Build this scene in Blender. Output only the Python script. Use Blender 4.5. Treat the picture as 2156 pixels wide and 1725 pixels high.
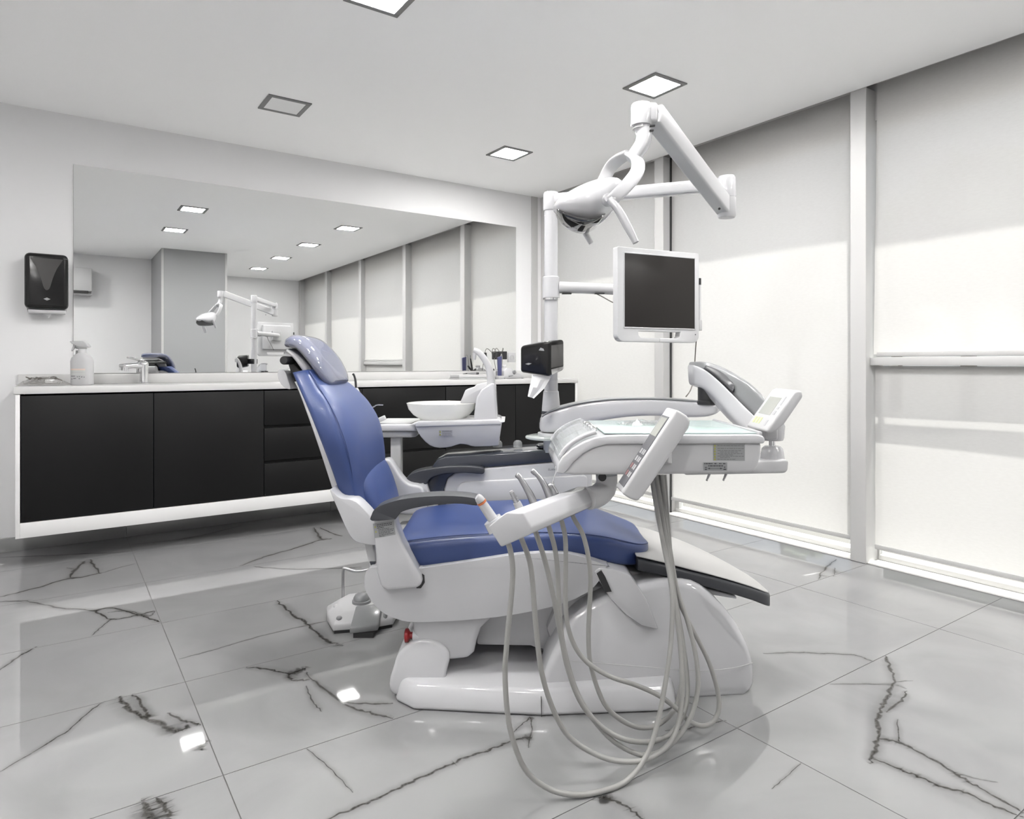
import bpy, bmesh, math, random
from mathutils import Vector, Matrix

for o in list(bpy.data.objects):
    bpy.data.objects.remove(o, do_unlink=True)
SC = bpy.context.scene
COL = SC.collection
random.seed(7)

# ------------------------------------------------------------------ camera
F, CX, CY = 1397.6, 1078.0, 766.6            # focal length and horizon of the 2156x1725 frame
YAW = math.radians(55.51)                    # view direction, measured from +X (mirror wall runs along X)
FWD = Vector((math.cos(YAW), math.sin(YAW), 0))
RGT = Vector((math.sin(YAW), -math.cos(YAW), 0))
ROTZ = math.atan2(RGT.y, RGT.x)              # rotation of things that stand square to the dental chair
cam = bpy.data.cameras.new('camera')
cam.sensor_fit = 'HORIZONTAL'
cam.sensor_width = 36.0
cam.lens = 36.0 * F / 2156.0
cam.shift_y = (CY - 862.5) / 2156.0
cam.clip_start = 0.02
cam_o = bpy.data.objects.new('camera', cam)
COL.objects.link(cam_o)
cam_o.location = (0, 0, 1.0)
cam_o.rotation_euler = (math.pi / 2, 0, YAW - math.pi / 2)
SC.camera = cam_o

# ------------------------------------------------------------------ light and exposure
SC.view_settings.view_transform = 'Standard'
SC.view_settings.look = 'None'
SC.view_settings.exposure = 0.72
SC.view_settings.gamma = 1.0
SC.view_settings.use_curve_mapping = False
SKY_STRENGTH = 0.56
SUN_STRENGTH = 12.4
PANEL_STRENGTH = 140.0
w = bpy.data.worlds.new('sky')
SC.world = w
w.use_nodes = True
nt = w.node_tree
nt.nodes.clear()
wo = nt.nodes.new('ShaderNodeOutputWorld')
bg = nt.nodes.new('ShaderNodeBackground')
tc = nt.nodes.new('ShaderNodeTexCoord')
sx = nt.nodes.new('ShaderNodeSeparateXYZ')
cr = nt.nodes.new('ShaderNodeValToRGB')
cr.color_ramp.elements[0].position = 0.0
cr.color_ramp.elements[0].color = (0.94, 0.95, 0.97, 1)
cr.color_ramp.elements[1].position = 0.8
cr.color_ramp.elements[1].color = (0.62, 0.76, 0.98, 1)
nt.links.new(tc.outputs['Generated'], sx.inputs[0])
nt.links.new(sx.outputs['Z'], cr.inputs[0])
nt.links.new(cr.outputs[0], bg.inputs[0])
bg.inputs[1].default_value = SKY_STRENGTH
nt.links.new(bg.outputs[0], wo.inputs[0])
sun = bpy.data.lights.new('sun', 'SUN')
sun.energy = SUN_STRENGTH
sun.angle = math.radians(0.53)
sun.color = (1.0, 0.965, 0.91)
sun_o = bpy.data.objects.new('sun', sun)
COL.objects.link(sun_o)
SUN_DIR = Vector((-0.46, 0.085, -1.55)).normalized()     # high sun outside the window wall
sun_o.rotation_euler = SUN_DIR.to_track_quat('-Z', 'Y').to_euler()
sun_o.location = (8, 0, 9)

# ------------------------------------------------------------------ materials
def new_mat(name):
    m = bpy.data.materials.new(name)
    m.use_nodes = True
    m.node_tree.nodes.clear()
    return m, m.node_tree

def node(nt, typ, **kw):
    n = nt.nodes.new(typ)
    for k, v in kw.items():
        if k.startswith('in_'):
            n.inputs[int(k[3:])].default_value = v
        else:
            setattr(n, k, v)
    return n

def pbr(name, col, rough=0.4, metal=0.0, spec=0.5, coat=0.0, var=0.0, vscale=8.0, bump=0.0, bscale=60.0,
        alpha=1.0, emit=None, estr=0.0, trans=0.0, ior=1.5, rvar=0.0, coat_rough=0.05):
    m, nt = new_mat(name)
    out = node(nt, 'ShaderNodeOutputMaterial')
    p = node(nt, 'ShaderNodeBsdfPrincipled')
    c = (*col, 1.0)
    p.inputs['Base Color'].default_value = c
    p.inputs['Roughness'].default_value = rough
    p.inputs['Metallic'].default_value = metal
    p.inputs['Specular IOR Level'].default_value = spec
    p.inputs['Coat Weight'].default_value = coat
    p.inputs['Coat Roughness'].default_value = coat_rough
    p.inputs['Alpha'].default_value = alpha
    p.inputs['Transmission Weight'].default_value = trans
    p.inputs['IOR'].default_value = ior
    if emit:
        p.inputs['Emission Color'].default_value = (*emit, 1)
        p.inputs['Emission Strength'].default_value = estr
    tcn = node(nt, 'ShaderNodeTexCoord')
    if var > 0 or rvar > 0:
        nz = node(nt, 'ShaderNodeTexNoise')
        nz.inputs['Scale'].default_value = vscale
        nz.inputs['Detail'].default_value = 4
        nt.links.new(tcn.outputs['Object'], nz.inputs['Vector'])
        if var > 0:
            mx = node(nt, 'ShaderNodeMix', data_type='RGBA')
            mx.inputs[6].default_value = tuple(max(0, x * (1 - var)) for x in col) + (1,)
            mx.inputs[7].default_value = tuple(min(1, x * (1 + var)) for x in col) + (1,)
            nt.links.new(nz.outputs['Fac'], mx.inputs[0])
            nt.links.new(mx.outputs[2], p.inputs['Base Color'])
        if rvar > 0:
            mr = node(nt, 'ShaderNodeMapRange')
            mr.inputs[3].default_value = rough - rvar
            mr.inputs[4].default_value = rough + rvar
            nt.links.new(nz.outputs['Fac'], mr.inputs[0])
            nt.links.new(mr.outputs[0], p.inputs['Roughness'])
    if bump > 0:
        nb = node(nt, 'ShaderNodeTexNoise')
        nb.inputs['Scale'].default_value = bscale
        nb.inputs['Detail'].default_value = 3
        nt.links.new(tcn.outputs['Object'], nb.inputs['Vector'])
        bp = node(nt, 'ShaderNodeBump')
        bp.inputs['Strength'].default_value = bump
        bp.inputs['Distance'].default_value = 0.001
        nt.links.new(nb.outputs['Fac'], bp.inputs['Height'])
        nt.links.new(bp.outputs[0], p.inputs['Normal'])
    nt.links.new(p.outputs[0], out.inputs[0])
    return m

def clear_mat(name, tint=(1, 1, 1), gloss=0.12, diffuse=0.0, dcol=(0.9, 0.9, 0.9), rough=0.03, translucent=0.0, fres=0.7):
    """thin clear sheet: see-through plus mirror-like sheen, optionally milky"""
    m, nt = new_mat(name)
    out = node(nt, 'ShaderNodeOutputMaterial')
    t = node(nt, 'ShaderNodeBsdfTransparent')
    t.inputs[0].default_value = (*tint, 1)
    g = node(nt, 'ShaderNodeBsdfGlossy')
    g.inputs['Roughness'].default_value = rough
    lw = node(nt, 'ShaderNodeLayerWeight')
    lw.inputs[0].default_value = 0.25
    mm = node(nt, 'ShaderNodeMath', operation='MULTIPLY_ADD')
    mm.inputs[1].default_value = fres
    mm.inputs[2].default_value = gloss * 0.4
    nt.links.new(lw.outputs['Fresnel'], mm.inputs[0])
    base = t
    if diffuse > 0:
        d = node(nt, 'ShaderNodeBsdfDiffuse')
        d.inputs[0].default_value = (*dcol, 1)
        if translucent > 0:
            tl = node(nt, 'ShaderNodeBsdfTranslucent')
            tl.inputs[0].default_value = (*dcol, 1)
            mt = node(nt, 'ShaderNodeMixShader')
            mt.inputs[0].default_value = translucent
            nt.links.new(d.outputs[0], mt.inputs[1])
            nt.links.new(tl.outputs[0], mt.inputs[2])
            d = mt
        mx0 = node(nt, 'ShaderNodeMixShader')
        mx0.inputs[0].default_value = diffuse
        nt.links.new(t.outputs[0], mx0.inputs[1])
        nt.links.new(d.outputs[0], mx0.inputs[2])
        base = mx0
    mx = node(nt, 'ShaderNodeMixShader')
    nt.links.new(mm.outputs[0], mx.inputs[0])
    nt.links.new(base.outputs[0], mx.inputs[1])
    nt.links.new(g.outputs[0], mx.inputs[2])
    nt.links.new(mx.outputs[0], out.inputs[0])
    return m

M = {}
M['wall'] = pbr('white_wall_paint', (0.715, 0.713, 0.72), 0.6, var=0.015, vscale=1.5, bump=0.08, bscale=220)
M['ceiling'] = pbr('white_ceiling_paint', (0.94, 0.94, 0.94), 0.7, var=0.01, vscale=1.2, bump=0.05, bscale=200)
M['pillar'] = pbr('grey_laminate_panel', (0.30, 0.303, 0.31), 0.45, var=0.015, vscale=2)
M['frame'] = pbr('white_powder_coat_frame', (0.46, 0.457, 0.454), 0.4, var=0.015, vscale=5)
M['gasket'] = pbr('black_rubber_gasket', (0.03, 0.03, 0.03), 0.6, var=0.05)
M['plastic'] = pbr('white_glossy_plastic', (0.48, 0.48, 0.493), 0.16, coat=0.4, var=0.01, vscale=12)
M['plastic2'] = pbr('white_satin_plastic', (0.475, 0.475, 0.483), 0.33, var=0.012, vscale=12)
M['shell'] = pbr('white_moulded_chair_shell', (0.455, 0.455, 0.468), 0.24, coat=0.2, var=0.012, vscale=9)
M['greyplastic'] = pbr('mid_grey_plastic', (0.20, 0.203, 0.21), 0.3, var=0.03, vscale=20, coat=0.2)
M['lightgrey'] = pbr('light_grey_plastic', (0.42, 0.42, 0.425), 0.32, var=0.02, vscale=20)
M['deepgrey'] = pbr('deep_grey_plastic', (0.075, 0.075, 0.08), 0.3, var=0.04, vscale=20)
M['padgrey'] = pbr('vinyl_pad_sky_sheen', (0.36, 0.355, 0.35), 0.3, var=0.03, vscale=12)  # paler than the rim to take in sky reflected at a grazing angle
M['arm_pad'] = pbr('dark_grey_polyurethane', (0.030, 0.032, 0.038), 0.45, var=0.08, vscale=40, bump=0.15, bscale=300)
M['slate'] = pbr('slate_blue_grey_plastic', (0.030, 0.034, 0.045), 0.16, coat=0.4, var=0.04, vscale=8)
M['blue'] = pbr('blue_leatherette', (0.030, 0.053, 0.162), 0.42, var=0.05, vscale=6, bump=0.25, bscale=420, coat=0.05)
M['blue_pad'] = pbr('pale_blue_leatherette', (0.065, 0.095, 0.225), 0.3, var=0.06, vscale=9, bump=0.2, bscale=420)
M['stitch'] = pbr('navy_stitching', (0.03, 0.05, 0.15), 0.6, var=0.05)
M['black'] = pbr('matt_black_plastic', (0.018, 0.018, 0.019), 0.4, var=0.05)
M['blackgloss'] = pbr('glossy_black_plastic', (0.008, 0.008, 0.008), 0.16, coat=0.0, spec=0.35, var=0.05)
M['smoke'] = pbr('smoky_grey_plastic_window', (0.055, 0.053, 0.052), 0.12, coat=0.3, var=0.08, vscale=18)
M['cab'] = pbr('black_matt_laminate', (0.006, 0.006, 0.0062), 0.45, var=0.04, vscale=4, spec=0.22)
M['cabwhite'] = pbr('white_laminate', (0.70, 0.695, 0.695), 0.4, var=0.01, vscale=4)
M['solid'] = pbr('white_solid_surface_worktop', (0.56, 0.556, 0.552), 0.22, var=0.012, vscale=14, coat=0.15)
M['chrome'] = pbr('polished_chrome', (0.80, 0.80, 0.81), 0.07, metal=1.0, var=0.02)
M['steel'] = pbr('brushed_steel', (0.42, 0.42, 0.43), 0.28, metal=1.0, var=0.06, vscale=60)
M['hose'] = pbr('grey_silicone_hose', (0.30, 0.297, 0.285), 0.42, var=0.04, vscale=40)
M['screen'] = pbr('dark_lcd_screen', (0.016, 0.014, 0.013), 0.35, var=0.03, vscale=2, spec=0.3)
M['lcd'] = pbr('grey_green_lcd', (0.36, 0.365, 0.34), 0.25, var=0.05, vscale=30)
M['panel_face'] = pbr('grey_membrane_keypad', (0.12, 0.12, 0.13), 0.4, var=0.06, vscale=25, spec=0.08)
M['label'] = pbr('grey_printed_label', (0.27, 0.275, 0.28), 0.4, var=0.05, vscale=40)
M['label_lt'] = pbr('pale_grey_printed_label', (0.38, 0.38, 0.40), 0.4, var=0.05, vscale=40)
M['ink'] = pbr('black_ink', (0.05, 0.05, 0.055), 0.5, var=0.1, vscale=90)
M['ink_lt'] = pbr('grey_ink', (0.15, 0.15, 0.155), 0.5, var=0.1, vscale=90)
M['yellow'] = pbr('olive_yellow_warning_ink', (0.34, 0.34, 0.06), 0.5, var=0.1, vscale=90)
M['green'] = pbr('lime_green_key_ink', (0.56, 0.63, 0.30), 0.4, var=0.05)
M['redink'] = pbr('dull_red_key_ink', (0.27, 0.12, 0.12), 0.4, var=0.05)
M['whiteink'] = pbr('white_key_ink', (0.42, 0.42, 0.43), 0.4, var=0.05)
M['red'] = pbr('red_plastic', (0.28, 0.018, 0.022), 0.3, var=0.05)
M['orange'] = pbr('orange_ring', (0.55, 0.16, 0.06), 0.4, var=0.05)
M['teal'] = pbr('pale_teal_silicone_mat', (0.40, 0.49, 0.475), 0.22, var=0.03, vscale=10, coat=0.3)
M['paper'] = pbr('white_paper_towel', (0.82, 0.82, 0.83), 0.8, var=0.02, vscale=30, bump=0.3, bscale=200)
M['grout'] = pbr('grey_tile_grout', (0.10, 0.098, 0.096), 0.8, var=0.06, vscale=60)
M['ledge'] = pbr('white_outdoor_sill', (0.78, 0.77, 0.75), 0.6, var=0.03, vscale=4)
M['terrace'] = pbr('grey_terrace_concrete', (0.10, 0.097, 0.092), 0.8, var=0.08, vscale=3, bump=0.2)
M['leaf'] = pbr('dark_green_foliage', (0.035, 0.06, 0.025), 0.7, var=0.4, vscale=3)
M['bark'] = pbr('brown_bark', (0.10, 0.07, 0.045), 0.85, var=0.2, vscale=10)
M['glass'] = clear_mat('window_glass', (0.97, 0.985, 0.98), 0.05, fres=0.3)
M['acrylic'] = clear_mat('clear_acrylic', (0.95, 0.97, 0.97), 0.12, diffuse=0.3, dcol=(0.62, 0.63, 0.64), fres=0.3)
M['frost'] = clear_mat('frosted_white_glass', (0.96, 0.97, 0.96), 0.1, diffuse=0.82, dcol=(0.86, 0.86, 0.845), translucent=0.5)
M['glassdisc'] = clear_mat('greenish_frosted_glass', (0.93, 0.98, 0.95), 0.15, diffuse=0.6, dcol=(0.86, 0.90, 0.87), translucent=0.5)
M['pouch'] = clear_mat('clear_sterile_pouch', (0.93, 0.95, 0.95), 0.25, diffuse=0.15, rough=0.12)
M['cover'] = clear_mat('clear_vinyl_cover', (0.90, 0.90, 0.93), 0.25, diffuse=0.24, dcol=(0.66, 0.66, 0.72), rough=0.05)
M['bag'] = clear_mat('thin_plastic_bag', (0.92, 0.91, 0.9), 0.3, diffuse=0.3, dcol=(0.75, 0.74, 0.72), rough=0.15)
M['peach'] = pbr('peach_label_ink', (0.66, 0.53, 0.46), 0.5, var=0.05)
M['sage'] = pbr('grey_green_label_ink', (0.50, 0.515, 0.50), 0.5, var=0.05)
M['navy'] = pbr('navy_blue_plastic', (0.055, 0.06, 0.14), 0.35, var=0.06)
M['cable'] = pbr('brown_grey_cable', (0.10, 0.09, 0.08), 0.5, var=0.1)
M['emit'] = pbr('lit_light_panel', (0.9, 0.9, 0.9), 0.5, emit=(1.0, 0.985, 0.965), estr=PANEL_STRENGTH)
M['unlit'] = pbr('unlit_opal_panel', (0.80, 0.80, 0.80), 0.4, var=0.01)
M['bezel'] = pbr('grey_metal_bezel', (0.17, 0.17, 0.172), 0.38, var=0.04, metal=0.2)
M['lens'] = pbr('dark_reflector_glass', (0.10, 0.10, 0.10), 0.05, metal=0.75, var=0.3, vscale=22)
M['mirror'] = pbr('silvered_mirror', (0.90, 0.905, 0.90), 0.0, metal=1.0)

def blind_material():
    m, nt = new_mat('grey_white_screen_fabric')
    out = node(nt, 'ShaderNodeOutputMaterial')
    tcn = node(nt, 'ShaderNodeTexCoord')
    nz = node(nt, 'ShaderNodeTexNoise')
    nz.inputs['Scale'].default_value = 90
    nz.inputs['Detail'].default_value = 5
    mp = node(nt, 'ShaderNodeMapping')
    mp.inputs['Scale'].default_value = (1, 0.45, 1.6)
    nt.links.new(tcn.outputs['Object'], mp.inputs[0])
    nt.links.new(mp.outputs[0], nz.inputs['Vector'])
    mx = node(nt, 'ShaderNodeMix', data_type='RGBA')
    mx.inputs[6].default_value = (0.545, 0.535, 0.525, 1)
    mx.inputs[7].default_value = (0.60, 0.592, 0.582, 1)
    nt.links.new(nz.outputs['Fac'], mx.inputs[0])
    d = node(nt, 'ShaderNodeBsdfDiffuse')
    t = node(nt, 'ShaderNodeBsdfTranslucent')
    nt.links.new(mx.outputs[2], d.inputs[0])
    nt.links.new(mx.outputs[2], t.inputs[0])
    m1 = node(nt, 'ShaderNodeMixShader')
    m1.inputs[0].default_value = 0.42
    nt.links.new(d.outputs[0], m1.inputs[1])
    nt.links.new(t.outputs[0], m1.inputs[2])
    tr = node(nt, 'ShaderNodeBsdfTransparent')
    m2 = node(nt, 'ShaderNodeMixShader')
    m2.inputs[0].default_value = 0.06
    nt.links.new(m1.outputs[0], m2.inputs[1])
    nt.links.new(tr.outputs[0], m2.inputs[2])
    nt.links.new(m2.outputs[0], out.inputs[0])
    return m
M['blind'] = blind_material()

def tile_material():
    m, nt = new_mat('polished_white_marble_tile')
    out = node(nt, 'ShaderNodeOutputMaterial')
    p = node(nt, 'ShaderNodeBsdfPrincipled')
    p.inputs['Roughness'].default_value = 0.035
    p.inputs['Specular IOR Level'].default_value = 0.7
    tcn = node(nt, 'ShaderNodeTexCoord')
    n1 = node(nt, 'ShaderNodeTexNoise')
    n1.inputs['Scale'].default_value = 2.2
    n1.inputs['Detail'].default_value = 6
    n1.inputs['Distortion'].default_value = 1.4
    nt.links.new(tcn.outputs['Object'], n1.inputs['Vector'])
    r = node(nt, 'ShaderNodeValToRGB')
    e = r.color_ramp.elements
    e[0].position = 0.25; e[0].color = (0.225, 0.225, 0.228, 1)
    e[1].position = 0.62; e[1].color = (0.262, 0.262, 0.265, 1)
    nt.links.new(n1.outputs['Fac'], r.inputs[0])
    nt.links.new(r.outputs[0], p.inputs['Base Color'])
    nt.links.new(p.outputs[0], out.inputs[0])
    return m
M['tile'] = tile_material()

def vein_material(name, strength, power, col, breakup):
    m, nt = new_mat(name)
    out = node(nt, 'ShaderNodeOutputMaterial')
    p = node(nt, 'ShaderNodeBsdfPrincipled')
    p.inputs['Base Color'].default_value = (*col, 1)
    p.inputs['Roughness'].default_value = 0.035
    p.inputs['Specular IOR Level'].default_value = 0.7
    uv = node(nt, 'ShaderNodeUVMap')
    sp = node(nt, 'ShaderNodeSeparateXYZ')
    nt.links.new(uv.outputs[0], sp.inputs[0])
    tcn = node(nt, 'ShaderNodeTexCoord')
    nz = node(nt, 'ShaderNodeTexNoise')
    nz.inputs['Scale'].default_value = 55
    nz.inputs['Detail'].default_value = 5
    nt.links.new(tcn.outputs['Object'], nz.inputs['Vector'])
    # wobble the across-coordinate so the edges fray
    wob = node(nt, 'ShaderNodeMath', operation='MULTIPLY_ADD')
    wob.inputs[1].default_value = breakup * 1.6
    wob.inputs[2].default_value = -breakup * 0.8
    nt.links.new(nz.outputs['Fac'], wob.inputs[0])
    ad = node(nt, 'ShaderNodeMath', operation='ADD')
    nt.links.new(sp.outputs[1], ad.inputs[0])
    nt.links.new(wob.outputs[0], ad.inputs[1])
    ab = node(nt, 'ShaderNodeMath', operation='ABSOLUTE')
    nt.links.new(ad.outputs[0], ab.inputs[0])
    inv = node(nt, 'ShaderNodeMath', operation='SUBTRACT', use_clamp=True)
    inv.inputs[0].default_value = 1.0
    nt.links.new(ab.outputs[0], inv.inputs[1])
    # fade at the strip's own edge
    ab2 = node(nt, 'ShaderNodeMath', operation='ABSOLUTE')
    nt.links.new(sp.outputs[1], ab2.inputs[0])
    ed = node(nt, 'ShaderNodeMapRange')
    ed.inputs[1].default_value = 1.0; ed.inputs[2].default_value = 0.6
    ed.inputs[3].default_value = 0.0; ed.inputs[4].default_value = 1.0
    nt.links.new(ab2.outputs[0], ed.inputs[0])
    pw = node(nt, 'ShaderNodeMath', operation='POWER')
    pw.inputs[1].default_value = power
    nt.links.new(inv.outputs[0], pw.inputs[0])
    n2 = node(nt, 'ShaderNodeTexNoise')
    n2.inputs['Scale'].default_value = 130
    n2.inputs['Detail'].default_value = 3
    nt.links.new(tcn.outputs['Object'], n2.inputs['Vector'])
    br = node(nt, 'ShaderNodeMapRange')
    br.inputs[1].default_value = 0.36; br.inputs[2].default_value = 0.58
    br.inputs[3].default_value = 1.0 - breakup; br.inputs[4].default_value = 1.0
    nt.links.new(n2.outputs['Fac'], br.inputs[0])
    m1 = node(nt, 'ShaderNodeMath', operation='MULTIPLY')
    nt.links.new(pw.outputs[0], m1.inputs[0]); nt.links.new(br.outputs[0], m1.inputs[1])
    m2 = node(nt, 'ShaderNodeMath', operation='MULTIPLY')
    nt.links.new(m1.outputs[0], m2.inputs[0]); nt.links.new(ed.outputs[0], m2.inputs[1])
    m3 = node(nt, 'ShaderNodeMath', operation='MULTIPLY', use_clamp=True)
    m3.inputs[1].default_value = strength
    nt.links.new(m2.outputs[0], m3.inputs[0])
    tr = node(nt, 'ShaderNodeBsdfTransparent')
    mx = node(nt, 'ShaderNodeMixShader')
    nt.links.new(m3.outputs[0], mx.inputs[0])
    nt.links.new(tr.outputs[0], mx.inputs[1])
    nt.links.new(p.outputs[0], mx.inputs[2])
    nt.links.new(mx.outputs[0], out.inputs[0])
    return m
M['vein'] = vein_material('dark_marble_vein', 1.0, 0.7, (0.055, 0.052, 0.046), 0.6)
M['halo'] = vein_material('soft_marble_vein_halo', 0.34, 1.5, (0.10, 0.098, 0.09), 0.25)

# ------------------------------------------------------------------ mesh helpers
def S(px, d): return (px - CX) / F * d
def Z(py, d): return 1.0 - (py - CY) / F * d
def C(px, py, d): return Vector((S(px, d), d, Z(py, d)))          # chair frame: right, away, up
def SZ(pts, d): return [(S(a, d), Z(b, d)) for a, b in pts]
def W(v): return RGT * v[0] + FWD * v[1] + Vector((0, 0, v[2]))   # chair frame -> room frame
def ground(px, py, z=0.0):
    d = F * (1.0 - z) / (py - CY)
    return W(Vector((S(px, d), d, z)))

def curve(pts, n=6, closed=True):
    """Catmull-Rom through 2D/3D points"""
    P = [Vector(p) for p in pts]
    N = len(P)
    out = []
    rng = range(N) if closed else range(N - 1)
    for i in rng:
        if closed:
            p0, p1, p2, p3 = P[i - 1], P[i], P[(i + 1) % N], P[(i + 2) % N]
        else:
            p0 = P[max(i - 1, 0)]; p1 = P[i]; p2 = P[i + 1]; p3 = P[min(i + 2, N - 1)]
        for k in range(n):
            t = k / n
            out.append(0.5 * ((2 * p1) + (p2 - p0) * t + (2 * p0 - 5 * p1 + 4 * p2 - p3) * t * t
                              + (3 * p1 - p0 - 3 * p2 + p3) * t ** 3))
    if not closed:
        out.append(P[-1])
    return out

def bevel_all(bm, w, seg=3, ang=35):
    if w <= 0: return bm
    es = [e for e in bm.edges if len(e.link_faces) == 2 and e.calc_face_angle(0) > math.radians(ang)]
    bmesh.ops.bevel(bm, geom=es, offset=w, segments=seg, profile=0.5, affect='EDGES', clamp_overlap=True)
    return bm

def box(x0, x1, y0, y1, z0, z1, bevel=0.0, seg=2, bm=None):
    b = bmesh.new()
    bmesh.ops.create_cube(b, size=1.0)
    for v in b.verts:
        v.co = Vector(((x0 + x1) / 2 + v.co.x * (x1 - x0), (y0 + y1) / 2 + v.co.y * (y1 - y0), (z0 + z1) / 2 + v.co.z * (z1 - z0)))
    bevel_all(b, bevel, seg)
    return join(bm, b) if bm is not None else b

def join(a, b):
    me = bpy.data.meshes.new('tmp')
    b.to_mesh(me); b.free()
    a.from_mesh(me)
    bpy.data.meshes.remove(me)
    return a

def prism(poly, c0, c1, axis='y', bevel=0.0, seg=3, taper=None, ang=35):
    """outline in two axes pulled out along the third"""
    b = bmesh.new()
    def mk(p, c):
        if axis == 'y': return Vector((p[0], c, p[1]))
        if axis == 'z': return Vector((p[0], p[1], c))
        return Vector((c, p[0], p[1]))
    A = [b.verts.new(mk(p, c0)) for p in poly]
    B = [b.verts.new(mk(p, c1)) for p in poly]
    n = len(poly)
    b.faces.new(A); b.faces.new(list(reversed(B)))
    for i in range(n):
        b.faces.new((A[i], B[i], B[(i + 1) % n], A[(i + 1) % n]))
    bmesh.ops.recalc_face_normals(b, faces=b.faces)
    if bevel > 0:
        es = [e for e in b.edges if e.calc_face_angle(0) > math.radians(ang)]
        bmesh.ops.bevel(b, geom=es, offset=bevel, segments=seg, profile=0.5, affect='EDGES', clamp_overlap=True)
    if taper:
        for v in b.verts: v.co = Vector(taper(v.co))
    return b

def loft(rings, cap=True, bm=None):
    b = bm or bmesh.new()
    R = [[b.verts.new(p) for p in r] for r in rings]
    n = len(R[0])
    fs = []
    for i in range(len(R) - 1):
        for k in range(n):
            fs.append(b.faces.new((R[i][k], R[i][(k + 1) % n], R[i + 1][(k + 1) % n], R[i + 1][k])))
    if cap:
        fs.append(b.faces.new(R[0])); fs.append(b.faces.new(list(reversed(R[-1]))))
    bmesh.ops.recalc_face_normals(b, faces=b.faces)
    return b

def ring(c, a1, a2, r1, r2, n=28, p=2.0):
    c, a1, a2 = Vector(c), Vector(a1), Vector(a2)
    out = []
    for k in range(n):
        t = 2 * math.pi * (k + 0.5) / n
        cs, sn = math.cos(t), math.sin(t)
        out.append(c + a1 * (r1 * math.copysign(abs(cs) ** (2 / p), cs)) + a2 * (r2 * math.copysign(abs(sn) ** (2 / p), sn)))
    return out

def resample_pairs(rows, n):
    """smooth a list of equal-length number tuples"""
    P = [Vector(r[:3]) for r in rows]
    K = len(rows)
    out = []
    L = len(rows[0])
    for i in range(K - 1):
        r0, r1, r2, r3 = rows[max(i - 1, 0)], rows[i], rows[i + 1], rows[min(i + 2, K - 1)]
        for k in range(n):
            t = k / n
            out.append(tuple(0.5 * (2 * r1[j] + (r2[j] - r0[j]) * t + (2 * r0[j] - 5 * r1[j] + 4 * r2[j] - r3[j]) * t * t
                                    + (3 * r1[j] - r0[j] - 3 * r2[j] + r3[j]) * t ** 3) for j in range(L)))
    out.append(tuple(rows[-1]))
    return out

def slab_loft(rows, dc, p=4.0, n=4, seg=28, grow=0.0, shift=0.0):
    """rows: (px_a, py_a, px_b, py_b, half depth [, centre depth]) – two silhouette points of the near side"""
    rings = []
    for r in resample_pairs(rows, n):
        c_d = r[5] if len(r) > 5 else dc
        hw = max(r[4], 0.002)
        dn = c_d - hw
        a, b_ = C(r[0], r[1], dn), C(r[2], r[3], dn)
        a = Vector((a.x, c_d, a.z)); b_ = Vector((b_.x, c_d, b_.z))
        u = (b_ - a)
        L = max(u.length, 1e-4)
        u = u / L
        cc = (a + b_) / 2 + u * shift
        rings.append(ring(cc, (0, 1, 0), u, hw + grow, L / 2 + grow, seg, p))
    return loft(rings)

def tube(pts, r, seg=10, n=6, bm=None, smooth=True, flat=1.0, up=None):
    """sweep a circle (or a flattened one) along points; r may be a list"""
    P = [Vector(p) for p in pts]
    if smooth and len(P) > 2:
        rr = r if isinstance(r, (list, tuple)) else [r] * len(P)
        rows = resample_pairs([(p.x, p.y, p.z, q) for p, q in zip(P, rr)], n)
        P = [Vector(x[:3]) for x in rows]; rad = [max(x[3], 1e-4) for x in rows]
    else:
        rad = list(r) if isinstance(r, (list, tuple)) else [r] * len(P)
    t0 = (P[1] - P[0]).normalized()
    ref = Vector(up) if up else (Vector((0, 0, 1)) if abs(t0.z) < 0.9 else Vector((1, 0, 0)))
    nrm = (ref - t0 * ref.dot(t0)).normalized()
    rings = []
    for i, p in enumerate(P):
        t = ((P[min(i + 1, len(P) - 1)] - P[max(i - 1, 0)])).normalized()
        nrm = (nrm - t * nrm.dot(t))
        nrm = nrm.normalized() if nrm.length > 1e-6 else t.orthogonal().normalized()
        bn = t.cross(nrm)
        rings.append(ring(p, nrm, bn, rad[i], rad[i] * flat, seg, 2.0 if flat == 1.0 else 3.0))
    return loft(rings, bm=bm)

def lathe(profile, c=(0, 0, 0), axis=(0, 0, 1), seg=32, bm=None, closed_profile=False):
    c = Vector(c); ax = Vector(axis).normalized()
    a1 = ax.orthogonal().normalized(); a2 = ax.cross(a1)
    rings = [ring(c + ax * z, a1, a2, max(r, 1e-4), max(r, 1e-4), seg) for r, z in profile]
    return loft(rings, bm=bm)

def beam(p0, p1, wd, ht, bevel=0.006, up=(0, 0, 1), bm=None, wd1=None, ht1=None):
    p0, p1 = Vector(p0), Vector(p1)
    t = (p1 - p0).normalized(); up = Vector(up)
    u = (up - t * up.dot(t)).normalized(); s = t.cross(u)
    b = bmesh.new()
    wd1 = wd1 or wd; ht1 = ht1 or ht
    A = [b.verts.new(p0 + s * (a * wd / 2) + u * (c * ht / 2)) for a, c in ((-1, -1), (1, -1), (1, 1), (-1, 1))]
    B = [b.verts.new(p1 + s * (a * wd1 / 2) + u * (c * ht1 / 2)) for a, c in ((-1, -1), (1, -1), (1, 1), (-1, 1))]
    b.faces.new(A); b.faces.new(list(reversed(B)))
    for i in range(4): b.faces.new((A[i], B[i], B[(i + 1) % 4], A[(i + 1) % 4]))
    bmesh.ops.recalc_face_normals(b, faces=b.faces)
    bevel_all(b, bevel, 3)
    return join(bm, b) if bm is not None else b

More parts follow.
